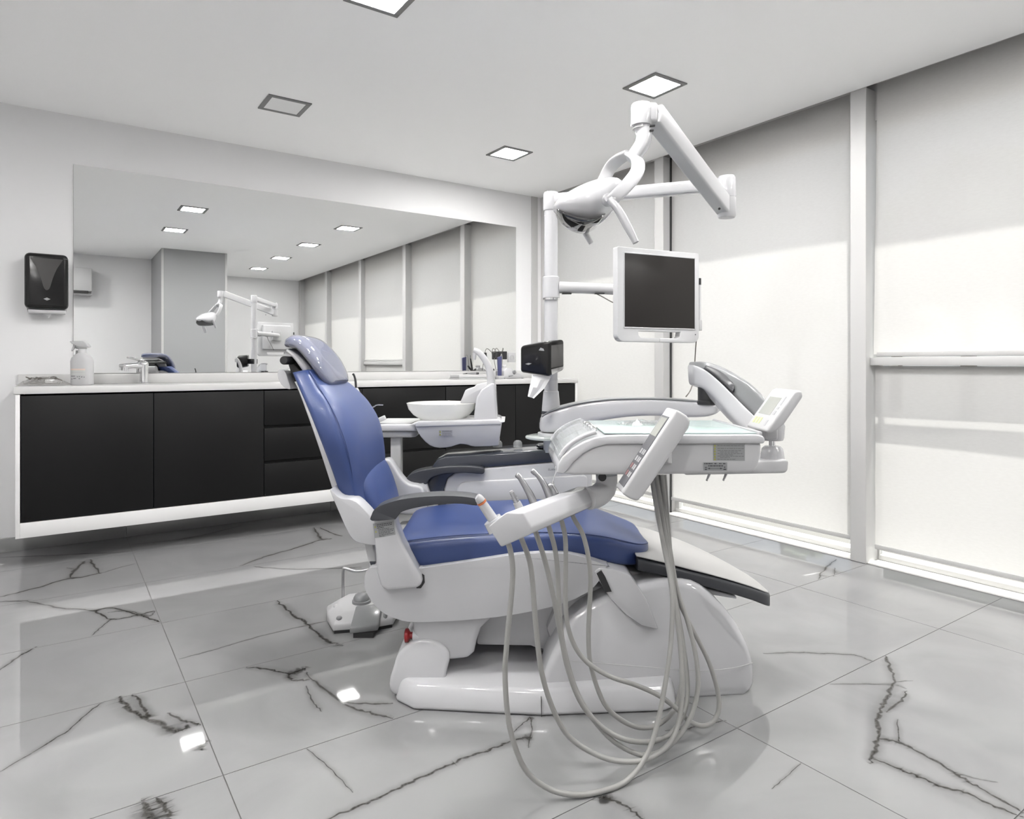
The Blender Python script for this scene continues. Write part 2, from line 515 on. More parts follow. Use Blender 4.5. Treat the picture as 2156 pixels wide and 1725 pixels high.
def ellipsoid(c, ax, bm=None, seg=24, rings_n=14):
    """ax: three semi-axis vectors"""
    c = Vector(c); a, b_, g = (Vector(v) for v in ax)
    R = []
    for i in range(rings_n + 1):
        th = math.pi * i / rings_n
        th = min(max(th, 0.03), math.pi - 0.03)
        R.append([c + g * math.cos(th) + (a * math.cos(2 * math.pi * k / seg) + b_ * math.sin(2 * math.pi * k / seg)) * math.sin(th) for k in range(seg)])
    return loft(R, bm=bm)

def quad(pts, bm=None):
    b = bm or bmesh.new()
    b.faces.new([b.verts.new(p) for p in pts])
    return b

# ------------------------------------------------------------------ object helpers
class Thing:
    def __init__(self, name, label, cat, base, group=None, room=False):
        self.o = bpy.data.objects.new(name, None)
        COL.objects.link(self.o)
        self.o.empty_display_size = 0.05
        self.room = room
        self.base = Vector(base)
        if room:
            self.o.location = self.base
        else:
            self.o.location = W(self.base)
            self.o.rotation_euler = (0, 0, ROTZ)
        self.o['label'] = label
        self.o['category'] = cat
        if group: self.o['group'] = group
    def part(self, name, bm, mat, parent=None, label=None, smooth=True):
        ob = finish(name, bm, mat, -self.base, smooth)
        ob.parent = parent or self.o
        if label: ob['label'] = label
        return ob

def finish(name, bm, mat, offset=Vector((0, 0, 0)), smooth=True):
    me = bpy.data.meshes.new(name)
    for v in bm.verts: v.co += offset
    bm.to_mesh(me); bm.free()
    for m in (mat if isinstance(mat, (list, tuple)) else [mat]):
        me.materials.append(M[m])
    if smooth:
        me.polygons.foreach_set('use_smooth', [True] * len(me.polygons))
        me.set_sharp_from_angle(angle=math.radians(38))
    ob = bpy.data.objects.new(name, me)
    COL.objects.link(ob)
    return ob

def single(name, bm, mat, label, cat, base, group=None, room=False, smooth=True):
    base = Vector(base)
    ob = finish(name, bm, mat, -base, smooth)
    if room:
        ob.location = base
    else:
        ob.location = W(base); ob.rotation_euler = (0, 0, ROTZ)
    ob['label'] = label; ob['category'] = cat
    if group: ob['group'] = group
    return ob

def struct(name, bm, mat, parent=None, smooth=False):
    ob = finish(name, bm, mat, smooth=smooth)
    if parent: ob.parent = parent
    else: ob['kind'] = 'structure'
    return ob

# ================================================================== ROOM SHELL
XW, YW, H = 3.335, 4.43, 2.385
YB, XL = -2.3, -1.7

# floor slab with every tile laid on it
floor = struct('floor', box(XL - 0.1, XW + 0.02, YB - 0.1, YW + 0.08, -0.1, -0.0015), 'grout')
TX = [0.335 + 1.206 * k for k in range(-2, 3)]
TY = [1.152 + 0.575 * k for k in range(-7, 7)]
xs = [XL] + [x for x in TX if XL < x < XW] + [XW]
ys = [YB] + [y for y in TY if YB < y < YW] + [YW]

def gl(pts, ox, oy, sc): return [(ox + a * sc, oy + b * sc) for a, b in pts]
R1 = lambda p: gl(p, 0, 1100, 0.3623)
R2 = lambda p: gl(p, 600, 1400, 0.3247)
R3 = lambda p: gl(p, 1400, 1150, 0.3506)
VEINS = [  # (points in the measured frame, half width in metres)
    (R1([(0, 432), (100, 410), (250, 370), (400, 325), (440, 325), (590, 295)]), 0.010),
    (R1([(590, 295), (690, 265), (790, 240)]), 0.004),
    (R1([(410, 320), (440, 275), (495, 225)]), 0.016), (R1([(530, 215), (545, 255), (585, 298)]), 0.010), (R1([(390, 262), (430, 272)]), 0.006),
    (R1([(0, 460), (150, 458), (240, 475), (360, 500), (530, 512), (560, 520), (650, 565), (800, 540), (900, 515)]), 0.008),
    (R1([(540, 515), (650, 497), (740, 520), (830, 545), (900, 570), (928, 582)]), 0.008),
    (R1([(625, 525), (740, 515), (860, 545), (905, 515)]), 0.005), (R1([(530, 660), (590, 610), (650, 560)]), 0.005),
    (R1([(0, 860), (100, 790), (215, 722)]), 0.007),
    (R1([(0, 1450), (200, 1330), (400, 1205), (510, 1110), (610, 1040)]), 0.006),
    (R1([(700, 1010), (740, 1075), (850, 1130), (960, 1190), (1020, 1222)]), 0.016),
    (R1([(770, 1000), (820, 1050), (850, 1110), (870, 1130)]), 0.009), (R1([(970, 1110), (1060, 1150), (1120, 1165), (1165, 1180)]), 0.007),
    (R1([(1020, 1222), (1060, 1205), (1110, 1190)]), 0.006),
    (R1([(1120, 1270), (1160, 1300), (1180, 1325)]), 0.010), (R1([(1150, 1290), (1220, 1270)]), 0.007),
    (R1([(820, 1620), (850, 1680), (880, 1740)]), 0.015), (R1([(905, 1600), (950, 1640), (985, 1690), (975, 1740)]), 0.009),
    (R1([(1390, 255), (1540, 200), (1700, 155), (1860, 105), (1930, 95)]), 0.010),
    (R1([(1825, 30), (1850, 80), (1880, 105)]), 0.014), (R1([(1860, 30), (1930, 65), (1990, 80)]), 0.009),
    (R1([(1470, 255), (1560, 265), (1700, 272), (1930, 268), (2100, 262)]), 0.007),
    (R1([(1610, 455), (1680, 520), (1780, 590), (1850, 655), (1930, 700), (1990, 715)]), 0.012),
    (R1([(1430, 843), (1560, 855), (1680, 880), (1730, 865), (1770, 850)]), 0.010),
    (R1([(1680, 880), (1700, 915), (1800, 915)]), 0.009), (R1([(1780, 870), (1815, 915), (1932, 1000)]), 0.006),
    (R1([(1780, 950), (1820, 1040), (1870, 1100)]), 0.006),
    (R2([(180, 100), (370, 250), (550, 310), (700, 350)]), 0.009), (R2([(380, 245), (520, 252), (700, 250)]), 0.007),
    (R1([(1040, 795), (1300, 725), (1540, 655), (1780, 600), (1900, 575)]), 0.004),
    (R1([(0, 205), (350, 190), (770, 170)]), 0.006), (R1([(760, 130), (1100, 90), (1400, 20)]), 0.005),
    (R2([(250, 1010), (500, 910), (700, 820), (850, 745), (1050, 660), (1150, 610), (1300, 560), (1440, 510), (1550, 475), (1600, 470)]), 0.007),
    (R2([(1480, 440), (1550, 380), (1590, 345), (1600, 400), (1580, 540)]), 0.006),
    (R2([(2000, 858), (2060, 860), (2100, 870), (2200, 915), (2330, 1005)]), 0.008),
    (R2([(140, 545), (280, 660), (440, 830)]), 0.004),
    (R3([(590, 645), (780, 640), (950, 645), (1130, 655), (1200, 675), (1250, 695)]), 0.006),
    (R3([(1325, 660), (1360, 740), (1380, 820), (1340, 900), (1300, 980), (1280, 1060), (1275, 1150), (1265, 1230), (1230, 1305)]), 0.010),
    (R3([(1455, 870), (1410, 940), (1330, 1000)]), 0.007), (R3([(1400, 1040), (1400, 1150), (1430, 1190)]), 0.005),
    (R3([(1280, 1155), (1400, 1180), (1550, 1250), (1700, 1340), (1800, 1400), (1950, 1490), (2156, 1605)]), 0.008),
    (R3([(1250, 1280), (1400, 1335), (1520, 1385), (1650, 1440), (1800, 1480), (1950, 1550), (2156, 1630)]), 0.007),
    (R3([(990, 830), (1180, 830), (1380, 835), (1450, 860)]), 0.004), (R3([(1390, 815), (1490, 810)]), 0.003),
    (R3([(1730, 1360), (1880, 1400), (2000, 1420)]), 0.003), (R3([(640, 1460), (730, 1385), (820, 1300)]), 0.003),
    (R3([(0, 1110), (170, 1090), (370, 1050)]), 0.006),
    (R3([(920, 200), (950, 150), (1030, 80)]), 0.008), (R3([(920, 175), (1010, 180), (1020, 130)]), 0.005),
]
veins_w = []
for pts, hw in VEINS:
    wp = [ground(*p) for p in pts]
    wp = [Vector((p.x, p.y, 0)) for p in (curve(wp, 6, closed=False) if len(wp) > 2 else [wp[0].lerp(wp[1], k / 5) for k in range(6)])]
    for k in range(1, len(wp) - 1):
        wp[k] += Vector((random.uniform(-1, 1), random.uniform(-1, 1), 0)) * min(hw * 0.55, 0.006)
    veins_w.append((wp, hw))
for k in range(26):      # veins on the tiles behind the camera and beside it
    x, y = random.uniform(XL, XW), random.uniform(YB, 0.5)
    a = random.uniform(0.2, 1.1)
    wp = []
    for j in range(9):
        wp.append(Vector((x, y, 0)))
        a += random.uniform(-0.5, 0.5)
        x += 0.1 * math.cos(a); y += 0.1 * math.sin(a)
    veins_w.append((wp, random.uniform(0.005, 0.012)))

def clip_seg(p, q, x0, x1, y0, y1):
    t0, t1 = 0.0, 1.0
    d = q - p
    for pp, dd, lo, hi in ((p.x, d.x, x0, x1), (p.y, d.y, y0, y1)):
        if abs(dd) < 1e-9:
            if pp < lo or pp > hi: return None
        else:
            a, b = (lo - pp) / dd, (hi - pp) / dd
            if a > b: a, b = b, a
            t0, t1 = max(t0, a), min(t1, b)
    return (p + d * t0, p + d * t1, t0, t1) if t1 > t0 + 1e-6 else None

for i in range(len(xs) - 1):
    for j in range(len(ys) - 1):
        g = 0.0013
        x0, x1, y0, y1 = xs[i] + g, xs[i + 1] - g, ys[j] + g, ys[j + 1] - g
        if y1 - y0 < 0.01: continue
        b = box(x0, x1, y0, y1, -0.009, 0.0)
        uvl = b.loops.layers.uv.new('UVMap')
        zz = 0.00004
        for wp, hw in veins_w:
            if max(p.x for p in wp) < x0 or min(p.x for p in wp) > x1 or max(p.y for p in wp) < y0 or min(p.y for p in wp) > y1:
                continue
            zz += 0.000012
            n = len(wp)
            offs = []
            for k in range(n):
                t = (wp[min(k + 1, n - 1)] - wp[max(k - 1, 0)])
                t = t.normalized() if t.length > 1e-9 else Vector((1, 0, 0))
                offs.append(Vector((-t.y, t.x, 0)))
            rw = random.Random(int(hw * 1e5) + n)
            wid = [rw.uniform(0.45, 1.25) for _ in range(n)]
            for mi, wmul, dz in ((2, 3.4, 0.0), (1, 0.72 if hw > 0.0065 else 0.42, 0.000006)):
                for k in range(n - 1):
                    c = clip_seg(wp[k], wp[k + 1], x0, x1, y0, y1)
                    if not c: continue
                    h0 = hw * wmul * (wid[k] if mi == 1 else 1) * (0.35 + 0.65 * min(1, k / 3, (n - 1 - k) / 3) if n > 4 else 1)
                    h1 = hw * wmul * (wid[k + 1] if mi == 1 else 1) * (0.35 + 0.65 * min(1, (k + 1) / 3, (n - 2 - k) / 3) if n > 4 else 1)
                    def cl(v): return Vector((min(max(v.x, x0), x1), min(max(v.y, y0), y1), zz + dz))
                    o0, o1 = offs[k], offs[k + 1]
                    vs = [b.verts.new(cl(c[0] + o0 * h0)), b.verts.new(cl(c[1] + o1 * h1)), b.verts.new(cl(c[1] - o1 * h1)), b.verts.new(cl(c[0] - o0 * h0))]
                    try: f = b.faces.new(vs)
                    except ValueError: continue
                    f.normal_update()
                    if f.normal.z < 0: f.normal_flip()
                    f.material_index = mi
                    for lp in f.loops:
                        vv = lp.vert
                        lp[uvl].uv = (0.0, 1.0 if vv in (vs[0], vs[1]) else -1.0)
        t = finish('tile', b, ['tile', 'vein', 'halo'], smooth=False)
        t.parent = floor

struct('ceiling', box(XL - 0.1, XW + 0.0, YB - 0.1, YW + 0.1, H, H + 0.12), 'ceiling')
struct('wall_back', box(XL - 0.1, XW + 0.25, YW, YW + 0.1, -0.1, H + 0.12), 'wall')
struct('wall_left', box(XL - 0.1, XL, -1.1, YW, -0.1, H), 'wall')
struct('wall_front', box(1.7, XW + 0.25, YB - 0.1, YB, -0.1, H + 0.12), 'wall')
struct('wall_partition', box(XL - 0.1, 1.04, -1.2, -1.1, -0.1, H), 'wall')
struct('wall_pillar', box(1.04, 1.765, YB - 0.1, -0.05, 0.0, H), 'pillar')
struct('trim_1', join(box(1.035, 1.06, -0.055, -0.045, 0, H, 0.002), box(1.745, 1.77, -0.055, -0.045, 0, H, 0.002)), 'frame')
# skirting of the same marble behind the floating cabinets
bb = bpy.data.objects.new('baseboard_back', None)
COL.objects.link(bb); bb['kind'] = 'structure'
for i in range(len(xs) - 1):
    t = finish('tile', box(xs[i] + 0.001, xs[i + 1] - 0.001, YW - 0.012, YW, 0.0, 0.075, 0.002), 'tile')
    t.parent = bb

# ------------------------------------------------------------------ window wall: mullions, panes, sills
XG = 3.47                                     # glass plane
MUL = [4.43, 3.105, 1.762, 0.40, -0.95, -2.25]
for i, y in enumerate(MUL):
    y0, y1 = y - 0.03, y + 0.05
    if i == 0: y0, y1 = 4.385, 4.43
    m = box(XW, 3.50, y0, y1, 0.0, H, 0.003)
    ob = struct('trim_%d' % (i + 2), m, 'frame')
    if i != 2:
        g = finish('gasket', box(3.398, 3.412, y0 - 0.006, y0 + 0.0, 0.0, H), 'gasket')
        g.parent = ob
struct('trim_8', box(3.235, 3.30, YW - 0.006, YW, 0.89, H, 0.002), 'frame')
struct('trim_9', join(box(3.425, 3.52, YB, YW, 2.235, H + 0.12), box(XW - 0.0, 3.53, YB, YW, H + 0.12, H + 0.16)), 'frame')       # head of the glazing behind the blinds
struct('trim_10', box(XW + 0.02, 3.62, YB, YW, -0.1, 0.004), 'ledge')      # threshold under the glazing
for i in range(5):
    y1, y0 = MUL[i] - 0.03, MUL[i + 1] + 0.05
    if i == 0: y1 = 4.385
    fr = bmesh.new()
    t = 0.010 if i == 2 else 0.035
    box(XG - 0.02, XG + 0.02, y0, y1, 0.004, 0.03, 0.003, bm=fr)
    box(XG - 0.02, XG + 0.02, y0, y1, 2.20, 2.235, 0.003, bm=fr)
    box(XG - 0.02, XG + 0.02, y0, y0 + t, 0.03, 2.20, 0.003, bm=fr)
    box(XG - 0.02, XG + 0.02, y1 - t, y1, 0.03, 2.20, 0.003, bm=fr)
    wn = struct('window_%d' % (i + 1), fr, 'frame')
    for pz0, pz1 in (((0.03, 0.992), (1.034, 2.20)) if i == 2 else ((0.03, 2.20),)):
        gp = finish('glass_pane', box(XG - 0.003, XG + 0.003, y0 + t, y1 - t, pz0, pz1), 'glass', smooth=False)
        gp.parent = wn
    if i == 2:      # this bay has an opening lower sash under a transom
        tr = finish('transom', box(3.372, 3.478, y0, y1, 0.992, 1.034, 0.004), 'frame')
        tr.parent = wn

def blind(label, y0, y1, z0, z1, x=3.402, tilt=0.0, tube_r=0.022):
    t = Thing('roller_blind', label, 'blind', (x, (y0 + y1) / 2, z0), 'roller blinds on the window wall', room=True)
    n = 14
    b = bmesh.new()
    rows = []
    for k in range(n + 1):
        z = z0 + 0.012 + (z1 - z0 - 0.012) * k / n
        rows.append([b.verts.new((x + 0.0025 * math.sin(k * 1.3 + j * 0.7) * math.sin(math.pi * k / n), y0 + (y1 - y0) * j / 6 + (tilt * (1 - k / n) if j == 6 else 0), z)) for j in range(7)])
    for k in range(n):
        for j in range(6):
            b.faces.new((rows[k][j], rows[k][j + 1], rows[k + 1][j + 1], rows[k + 1][j]))
    t.part('fabric', b, 'blind')
    t.part('bottom_bar', box(x - 0.009, x + 0.009, y0, y1, z0, z0 + 0.024, 0.004), 'frame')
    t.part('roller', lathe([(tube_r, 0), (tube_r, y1 - y0)], (x + 0.018, y0, z1 - 0.02), (0, 1, 0), 20), 'frame')
    return t
GR = 0.016
blind('grey white roller blind in the corner bay behind the lamp post', MUL[1] + 0.05 + GR, 4.385 - GR, 0.088, H + 0.05)
blind('grey white roller blind in the middle bay behind the instrument arm', MUL[2] + 0.05 + GR, MUL[1] - 0.03 - GR, 0.088, H + 0.05)
blind('upper grey white blind ending on the transom in the right bay', MUL[3] + 0.05 + GR, MUL[2] - 0.03 - 0.03, 1.036, H + 0.05, x=3.386, tilt=0.018)
blind('lower grey white blind hanging under the transom in the right bay', MUL[3] + 0.05 + GR, MUL[2] - 0.03 - 0.012, 0.07, 0.99, tube_r=0.012)
blind('grey white roller blind seen fourth from the corner in the mirror', MUL[4] + 0.05 + GR, MUL[3] - 0.03 - GR, 0.088, H + 0.05)
blind('grey white roller blind seen farthest away in the mirror', MUL[5] + 0.05 + GR, MUL[4] - 0.03 - GR, 0.088, H + 0.05)

# outside: roof overhang, terrace, the board added to shade the right bay, trees
struct('trim_11', box(3.52, 3.664, YB - 2, YW + 3, H + 0.14, H + 0.3), 'ledge')
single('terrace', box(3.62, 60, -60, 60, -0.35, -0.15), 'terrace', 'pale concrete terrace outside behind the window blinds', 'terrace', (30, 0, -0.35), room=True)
aw = Thing('shadow_board', 'unseen outdoor board added to cast the shadow low on the right blind', 'shadow_board', (3.505, 1.05, 1.01), room=True)  # added outside, unseen, only for the shadow bands on the lower blind
aw.part('board', box(3.499, 3.526, 0.46, 1.72, 1.012, 1.034, 0.003), 'ledge')
for y_ in (0.52, 1.66):
    aw.part('bracket', box(3.479, 3.510, y_, y_ + 0.03, 0.99, 1.0115, 0.002), 'ledge')

def tree(label, x, y, h, r, seed):
    rnd = random.Random(seed)
    t = Thing('tree', label, 'tree', (x, y, -0.15), 'trees outside the windows', room=True)
    t.part('trunk', tube([(x, y, -0.149), (x + 0.1, y, h * 0.35), (x, y + 0.1, h * 0.7)], [0.16, 0.12, 0.06], 8, 4), 'bark')
    b = bmesh.new()
    for k in range(26):
        a = rnd.uniform(0, 6.28); rr = r * math.sqrt(rnd.random()); zz = h * rnd.uniform(0.45, 1.0)
        rr *= 1.15 - (zz / h - 0.45)
        q = rnd.uniform(0.28, 0.5) * r
        s = bmesh.new()
        bmesh.ops.create_icosphere(s, subdivisions=2, radius=q, matrix=Matrix.Translation((x + rr * math.cos(a), y + rr * math.sin(a), zz)))
        for v in s.verts: v.co += Vector((rnd.uniform(-1, 1), rnd.uniform(-1, 1), rnd.uniform(-1, 1))) * q * 0.18
        join(b, s)
    t.part('crown', b, 'leaf', smooth=False)
tree('broad dark tree showing through the right blind', 14.5, 5.6, 4.3, 1.5, 3)
tree('small dark tree showing through the middle blind', 15.0, 9.6, 3.6, 0.8, 5)
tree('slim dark tree beside the right mullion seen through the blind', 18.0, 8.6, 4.0, 0.7, 8)

# ------------------------------------------------------------------ ceiling lights
def panel(cx, cy, label, lit=True):
    t = Thing('ceiling_light', label, 'ceiling light', (cx, cy, H), 'square recessed ceiling lights', room=True)
    a, b_ = 0.112, 0.088
    f = bmesh.new()
    box(cx - a, cx + a, cy - a, cy - b_, H - 0.006, H + 0.001, 0.0015, bm=f); box(cx - a, cx + a, cy + b_, cy + a, H - 0.006, H + 0.001, 0.0015, bm=f)
    box(cx - a, cx - b_, cy - b_, cy + b_, H - 0.006, H + 0.001, 0.0015, bm=f); box(cx + b_, cx + a, cy - b_, cy + b_, H - 0.006, H + 0.001, 0.0015, bm=f)
    t.part('bezel', f, 'bezel', smooth=False)
    t.part('diffuser', box(cx - b_, cx + b_, cy - b_, cy + b_, H - 0.004, H - 0.0005), 'emit' if lit else 'unlit', smooth=False,
           label=None if lit else 'unlit white diffuser')
panel(1.01, 3.62, 'unlit square ceiling light with dark frame above the mirror', False)
panel(1.01, 2.33, 'lit square ceiling light cut off by the top edge of the picture')
panel(2.455, 2.32, 'lit square ceiling light straight above the lamp arm joint')
panel(2.455, 3.605, 'lit square ceiling light nearest the far window corner')
panel(1.01, 1.22, 'lit ceiling light seen in the mirror nearest the grey pillar')
panel(2.42, 1.15, 'lit ceiling light in the mirror, second of the right hand row')
panel(2.42, 0.0, 'lit ceiling light in the mirror, third of the right hand row')
panel(2.42, -1.16, 'lit ceiling light in the mirror, farthest of the right hand row')
panel(-0.45, 2.33, 'ceiling light added for fill at the left end of the room out of view')  # this and the next two are unseen panels added to brighten the room
panel(-0.45, 1.22, 'ceiling light added for fill behind the camera at the left out of view')
panel(-0.45, -0.2, 'ceiling light added for fill out of view behind the camera')

# ------------------------------------------------------------------ mirror, worktop, cabinets
mi = Thing('mirror', 'large frameless mirror on the wall above the white worktop', 'mirror', (1.58, YW, 0.946), room=True)
mi.part('backing', box(0.079, 3.079, YW - 0.004, YW - 0.0005, 0.946, 2.112), 'frame', smooth=False)
mi.part('mirror_glass', box(0.080, 3.078, YW - 0.008, YW - 0.004, 0.947, 2.111, 0.0008, 1), 'mirror', smooth=False)

wt = Thing('worktop', 'long white worktop with upstand under the mirror', 'worktop', (1.6, 4.2, 0.855), room=True)
wt.part('slab', box(-0.167, 3.33, 3.94, YW - 0.001, 0.855, 0.889, 0.003), 'solid')
wt.part('upstand', box(-0.167, 3.33, YW - 0.022, YW - 0.001, 0.889, 0.944, 0.002), 'solid')
su = Thing('cabinet_surround', 'white frame around the black floating cabinets', 'cabinet frame', (1.6, 4.2, 0.165), room=True)
su.part('side_panel', box(-0.160, -0.142, 3.945, YW - 0.002, 0.165, 0.853, 0.001), 'cabwhite')
su.part('side_panel', box(3.306, 3.324, 3.945, YW - 0.002, 0.165, 0.853, 0.001), 'cabwhite')
su.part('bottom_panel', box(-0.142, 3.306, 3.945, YW - 0.002, 0.165, 0.237, 0.001), 'cabwhite')

def cabinet(x0, x1, label, kind, fronts=3):
    t = Thing('cabinet', label, 'cabinet', ((x0 + x1) / 2, 4.2, 0.239), 'black cabinets under the worktop', room=True)
    t.part('carcass', box(x0 + 0.003, x1 - 0.003, 3.968, YW - 0.004, 0.239, 0.838), 'cab', smooth=False)
    g = 0.0018
    if kind == 'door':
        t.part('door', box(x0 + g, x1 - g, 3.948, 3.9675, 0.240, 0.846, 0.0015), 'cab')
    else:
        zs = [0.240, 0.442, 0.645, 0.846]
        for k in range(3):
            t.part('drawer', box(x0 + g, x1 - g, 3.948, 3.9675, zs[k] + (0.002 if k else 0), zs[k + 1] - (0.016 if k < 2 else 0.0), 0.0015), 'cab')
cabinet(-0.140, 0.424, 'black one-door cabinet at the far left end of the run', 'door')
cabinet(0.424, 0.985, 'black one-door cabinet under the tap, left of the drawers', 'door')
cabinet(0.985, 1.578, 'black three-drawer cabinet just left of the blue backrest', 'drawer')
cabinet(1.578, 2.170, 'black three-drawer cabinet behind the glass spittoon bowl', 'drawer')
cabinet(2.170, 2.744, 'black one-door cabinet behind the spittoon tower', 'door')
cabinet(2.744, 3.304, 'black one-door cabinet at the window end of the run', 'door')

# air conditioner on the partition (seen in the mirror)
ac = Thing('air_conditioner', 'white wall air conditioner seen at the left edge of the mirror', 'air conditioner', (-0.05, -1.0, 1.87), room=True)
ac.part('casing', box(-0.48, 0.37, -1.098, -0.90, 1.90, 2.19, 0.012), 'plastic2')
ac.part('louvre', box(-0.44, 0.33, -0.93, -0.885, 1.872, 1.905, 0.004), 'gasket')
ac.part('lower_lip', box(-0.48, 0.37, -1.098, -0.91, 1.855, 1.875, 0.004), 'plastic2')

# ------------------------------------------------------------------ wall towel dispenser
wd = Thing('towel_dispenser', 'black paper towel dispenser on the wall left of the mirror', 'towel dispenser', (-0.04, YW, 1.27), room=True)
def rrect(x0, x1, z0, z1, r, n=5, bulge=0.0):
    out = []
    for cx_, cz_, a0 in ((x1 - r, z1 - r, 0), (x0 + r, z1 - r, 90), (x0 + r, z0 + r, 180), (x1 - r, z0 + r, 270)):
        for k in range(n + 1):
            a = math.radians(a0 + 90 * k / n)
            out.append((cx_ + r * math.cos(a), cz_ + r * math.sin(a)))
    return out
wd.part('back_plate', prism(rrect(-0.128, 0.050, 1.278, 1.575, 0.02), YW - 0.02, YW - 0.0005, 'y', 0.003), 'lightgrey')
wd.part('cover', prism(rrect(-0.137, 0.056, 1.292, 1.588, 0.026), YW - 0.125, YW - 0.02, 'y', 0.022, 4), 'blackgloss')
zf = YW - 0.1262
pts = [(-0.112, 1.560), (-0.104, 1.545), (-0.083, 1.505), (-0.066, 1.455), (-0.053, 1.405), (-0.040, 1.392), (-0.027, 1.405), (-0.014, 1.455), (0.003, 1.505), (0.024, 1.545), (0.032, 1.560)]
wd.part('sight_window', prism(curve(pts, 4, closed=False), zf - 0.0006, zf + 0.004, 'y', 0.0), 'smoke', label='smoky grey sight window')
wd.part('emblem', prism([(-0.055, 1.345), (-0.0395, 1.353), (-0.024, 1.345), (-0.0395, 1.337)], zf - 0.0008, zf + 0.002, 'y'), 'label')
b = bmesh.new()
box(-0.123, 0.045, YW - 0.10, YW - 0.022, 1.270, 1.2915, 0.006, bm=b)
wd.part('bottom_tray', b, 'plastic2')
wd.part('paper_end', prism([(-0.062, 1.272), (-0.018, 1.274), (-0.024, 1.262), (-0.030, 1.250), (-0.036, 1.246), (-0.033, 1.256), (-0.045, 1.262)], YW - 0.07, YW - 0.068, 'y'), 'paper')

# ------------------------------------------------------------------ things on the worktop, left
ZT = 0.8892
# spray bottle
def at_counter(px, d): return S(px, d)
sb_d = 3.50
c0 = W((S(173, sb_d), sb_d, 0)); sbx, sby = c0.x, c0.y
sp = Thing('spray_bottle', 'white trigger spray bottle on the worktop left of the tap', 'spray bottle', (S(173, sb_d), sb_d, ZT))
ss = S(173, sb_d)
rows = [(0.050, 0.032, 0.0), (0.054, 0.034, 0.004), (0.054, 0.034, 0.085), (0.055, 0.034, 0.125), (0.050, 0.032, 0.142), (0.034, 0.026, 0.158), (0.018, 0.018, 0.168), (0.015, 0.015, 0.172), (0.015, 0.015, 0.190)]
sp.part('bottle', loft([ring((ss, sb_d, ZT + z), (1, 0, 0), (0, 1, 0), a, c, 32, 2.8) for a, c, z in rows]), 'plastic2')
sp.part('collar', lathe([(0.019, 0.166), (0.019, 0.186), (0.016, 0.19)], (ss, sb_d, ZT), (0, 0, 1), 24), 'plastic2')
hd = SZ([(149, 719), (178, 718), (184, 723), (190, 731), (183, 732), (168, 731), (154, 724)], sb_d)
sp.part('trigger_head', prism(hd, sb_d - 0.014, sb_d + 0.014, 'y', 0.004), 'plastic2')
sp.part('trigger', prism(SZ([(156, 727), (160, 727), (156, 735), (151, 740), (152, 735)], sb_d), sb_d - 0.006, sb_d + 0.006, 'y', 0.001), 'plastic2')
def wrap_label(z0, z1, mat, name):
    b = bmesh.new(); prev = None
    for k in range(13):
        s_ = -0.042 + 0.078 * k / 12
        y_ = sb_d - 0.0346 * (1 - abs(s_ / 0.0545) ** 2.8) ** (1 / 2.8)
        cur = (b.verts.new((ss + s_, y_ - 0.0004, ZT + z0)), b.verts.new((ss + s_, y_ - 0.0004, ZT + z1)))
        if prev: b.faces.new((prev[0], cur[0], cur[1], prev[1]))
        prev = cur
    sp.part(name, b, mat)
wrap_label(0.078, 0.086, 'peach', 'label_band')
wrap_label(0.069, 0.0775, 'sage', 'label_band')
wrap_label(0.053, 0.064, 'sage', 'label_band')
b = bmesh.new()
for (a, z, wd_) in ((-0.036, 0.045, 0.02), (-0.005, 0.042, 0.006), (0.005, 0.043, 0.006), (0.016, 0.041, 0.008), (0.028, 0.040, 0.006), (-0.024, 0.033, 0.014), (0.004, 0.032, 0.008), (-0.037, 0.030, 0.008)):
    y_ = sb_d - 0.0346 * (1 - abs((a + wd_ / 2) / 0.0545) ** 2.8) ** (1 / 2.8) - 0.0009
    quad([(ss + a, y_, ZT + z), (ss + a + wd_, y_, ZT + z), (ss + a + wd_, y_, ZT + z + 0.004), (ss + a, y_, ZT + z + 0.004)], b)
sp.part('label_print', b, 'ink_lt')

# cables in a plastic bag
cd = 3.48
cb = Thing('bagged_cables', 'coiled cables in a clear plastic bag at the left end of the worktop', 'cables', (S(100, cd), cd, ZT))
rnd = random.Random(4)
for q in range(6):
    pts = []
    cx_ = S(95 + rnd.uniform(-12, 12), cd)
    rx, ry = rnd.uniform(0.05, 0.085), rnd.uniform(0.02, 0.035)
    for k in range(14):
        a = 6.283 * k / 13 + rnd.uniform(-0.1, 0.1)
        pts.append((cx_ + rx * math.cos(a), cd + ry * math.sin(a), ZT + 0.008 + 0.02 * (1 + math.sin(a * 1.0 + q)) * rnd.uniform(0.5, 1.0)))
    cb.part('cable', tube(pts, 0.0032, 6, 3), 'cable')
cb.part('cable_tie', box(S(106, cd), S(122, cd), cd - 0.042, cd + 0.03, ZT + 0.012, ZT + 0.030, 0.003), 'paper', label='white wrapper around the cables')
b = bmesh.new()
nx, ny = 22, 9
V = []
for i in range(nx + 1):
    u = i / nx
    col_ = []
    for j in range(ny + 1):
        v = j / ny
        e = (math.sin(math.pi * u) ** 0.5) * math.sin(math.pi * v) ** 0.6
        col_.append(b.verts.new((S(50 + 90 * u, cd) + rnd.uniform(-.003, .003), cd - 0.06 + 0.11 * v, ZT + 0.002 + e * (0.042 + rnd.uniform(-0.008, 0.006)))))
    V.append(col_)
for i in range(nx):
    for j in range(ny):
        b.faces.new((V[i][j], V[i + 1][j], V[i + 1][j + 1], V[i][j + 1]))
cb.part('bag', b, 'bag', smooth=False)

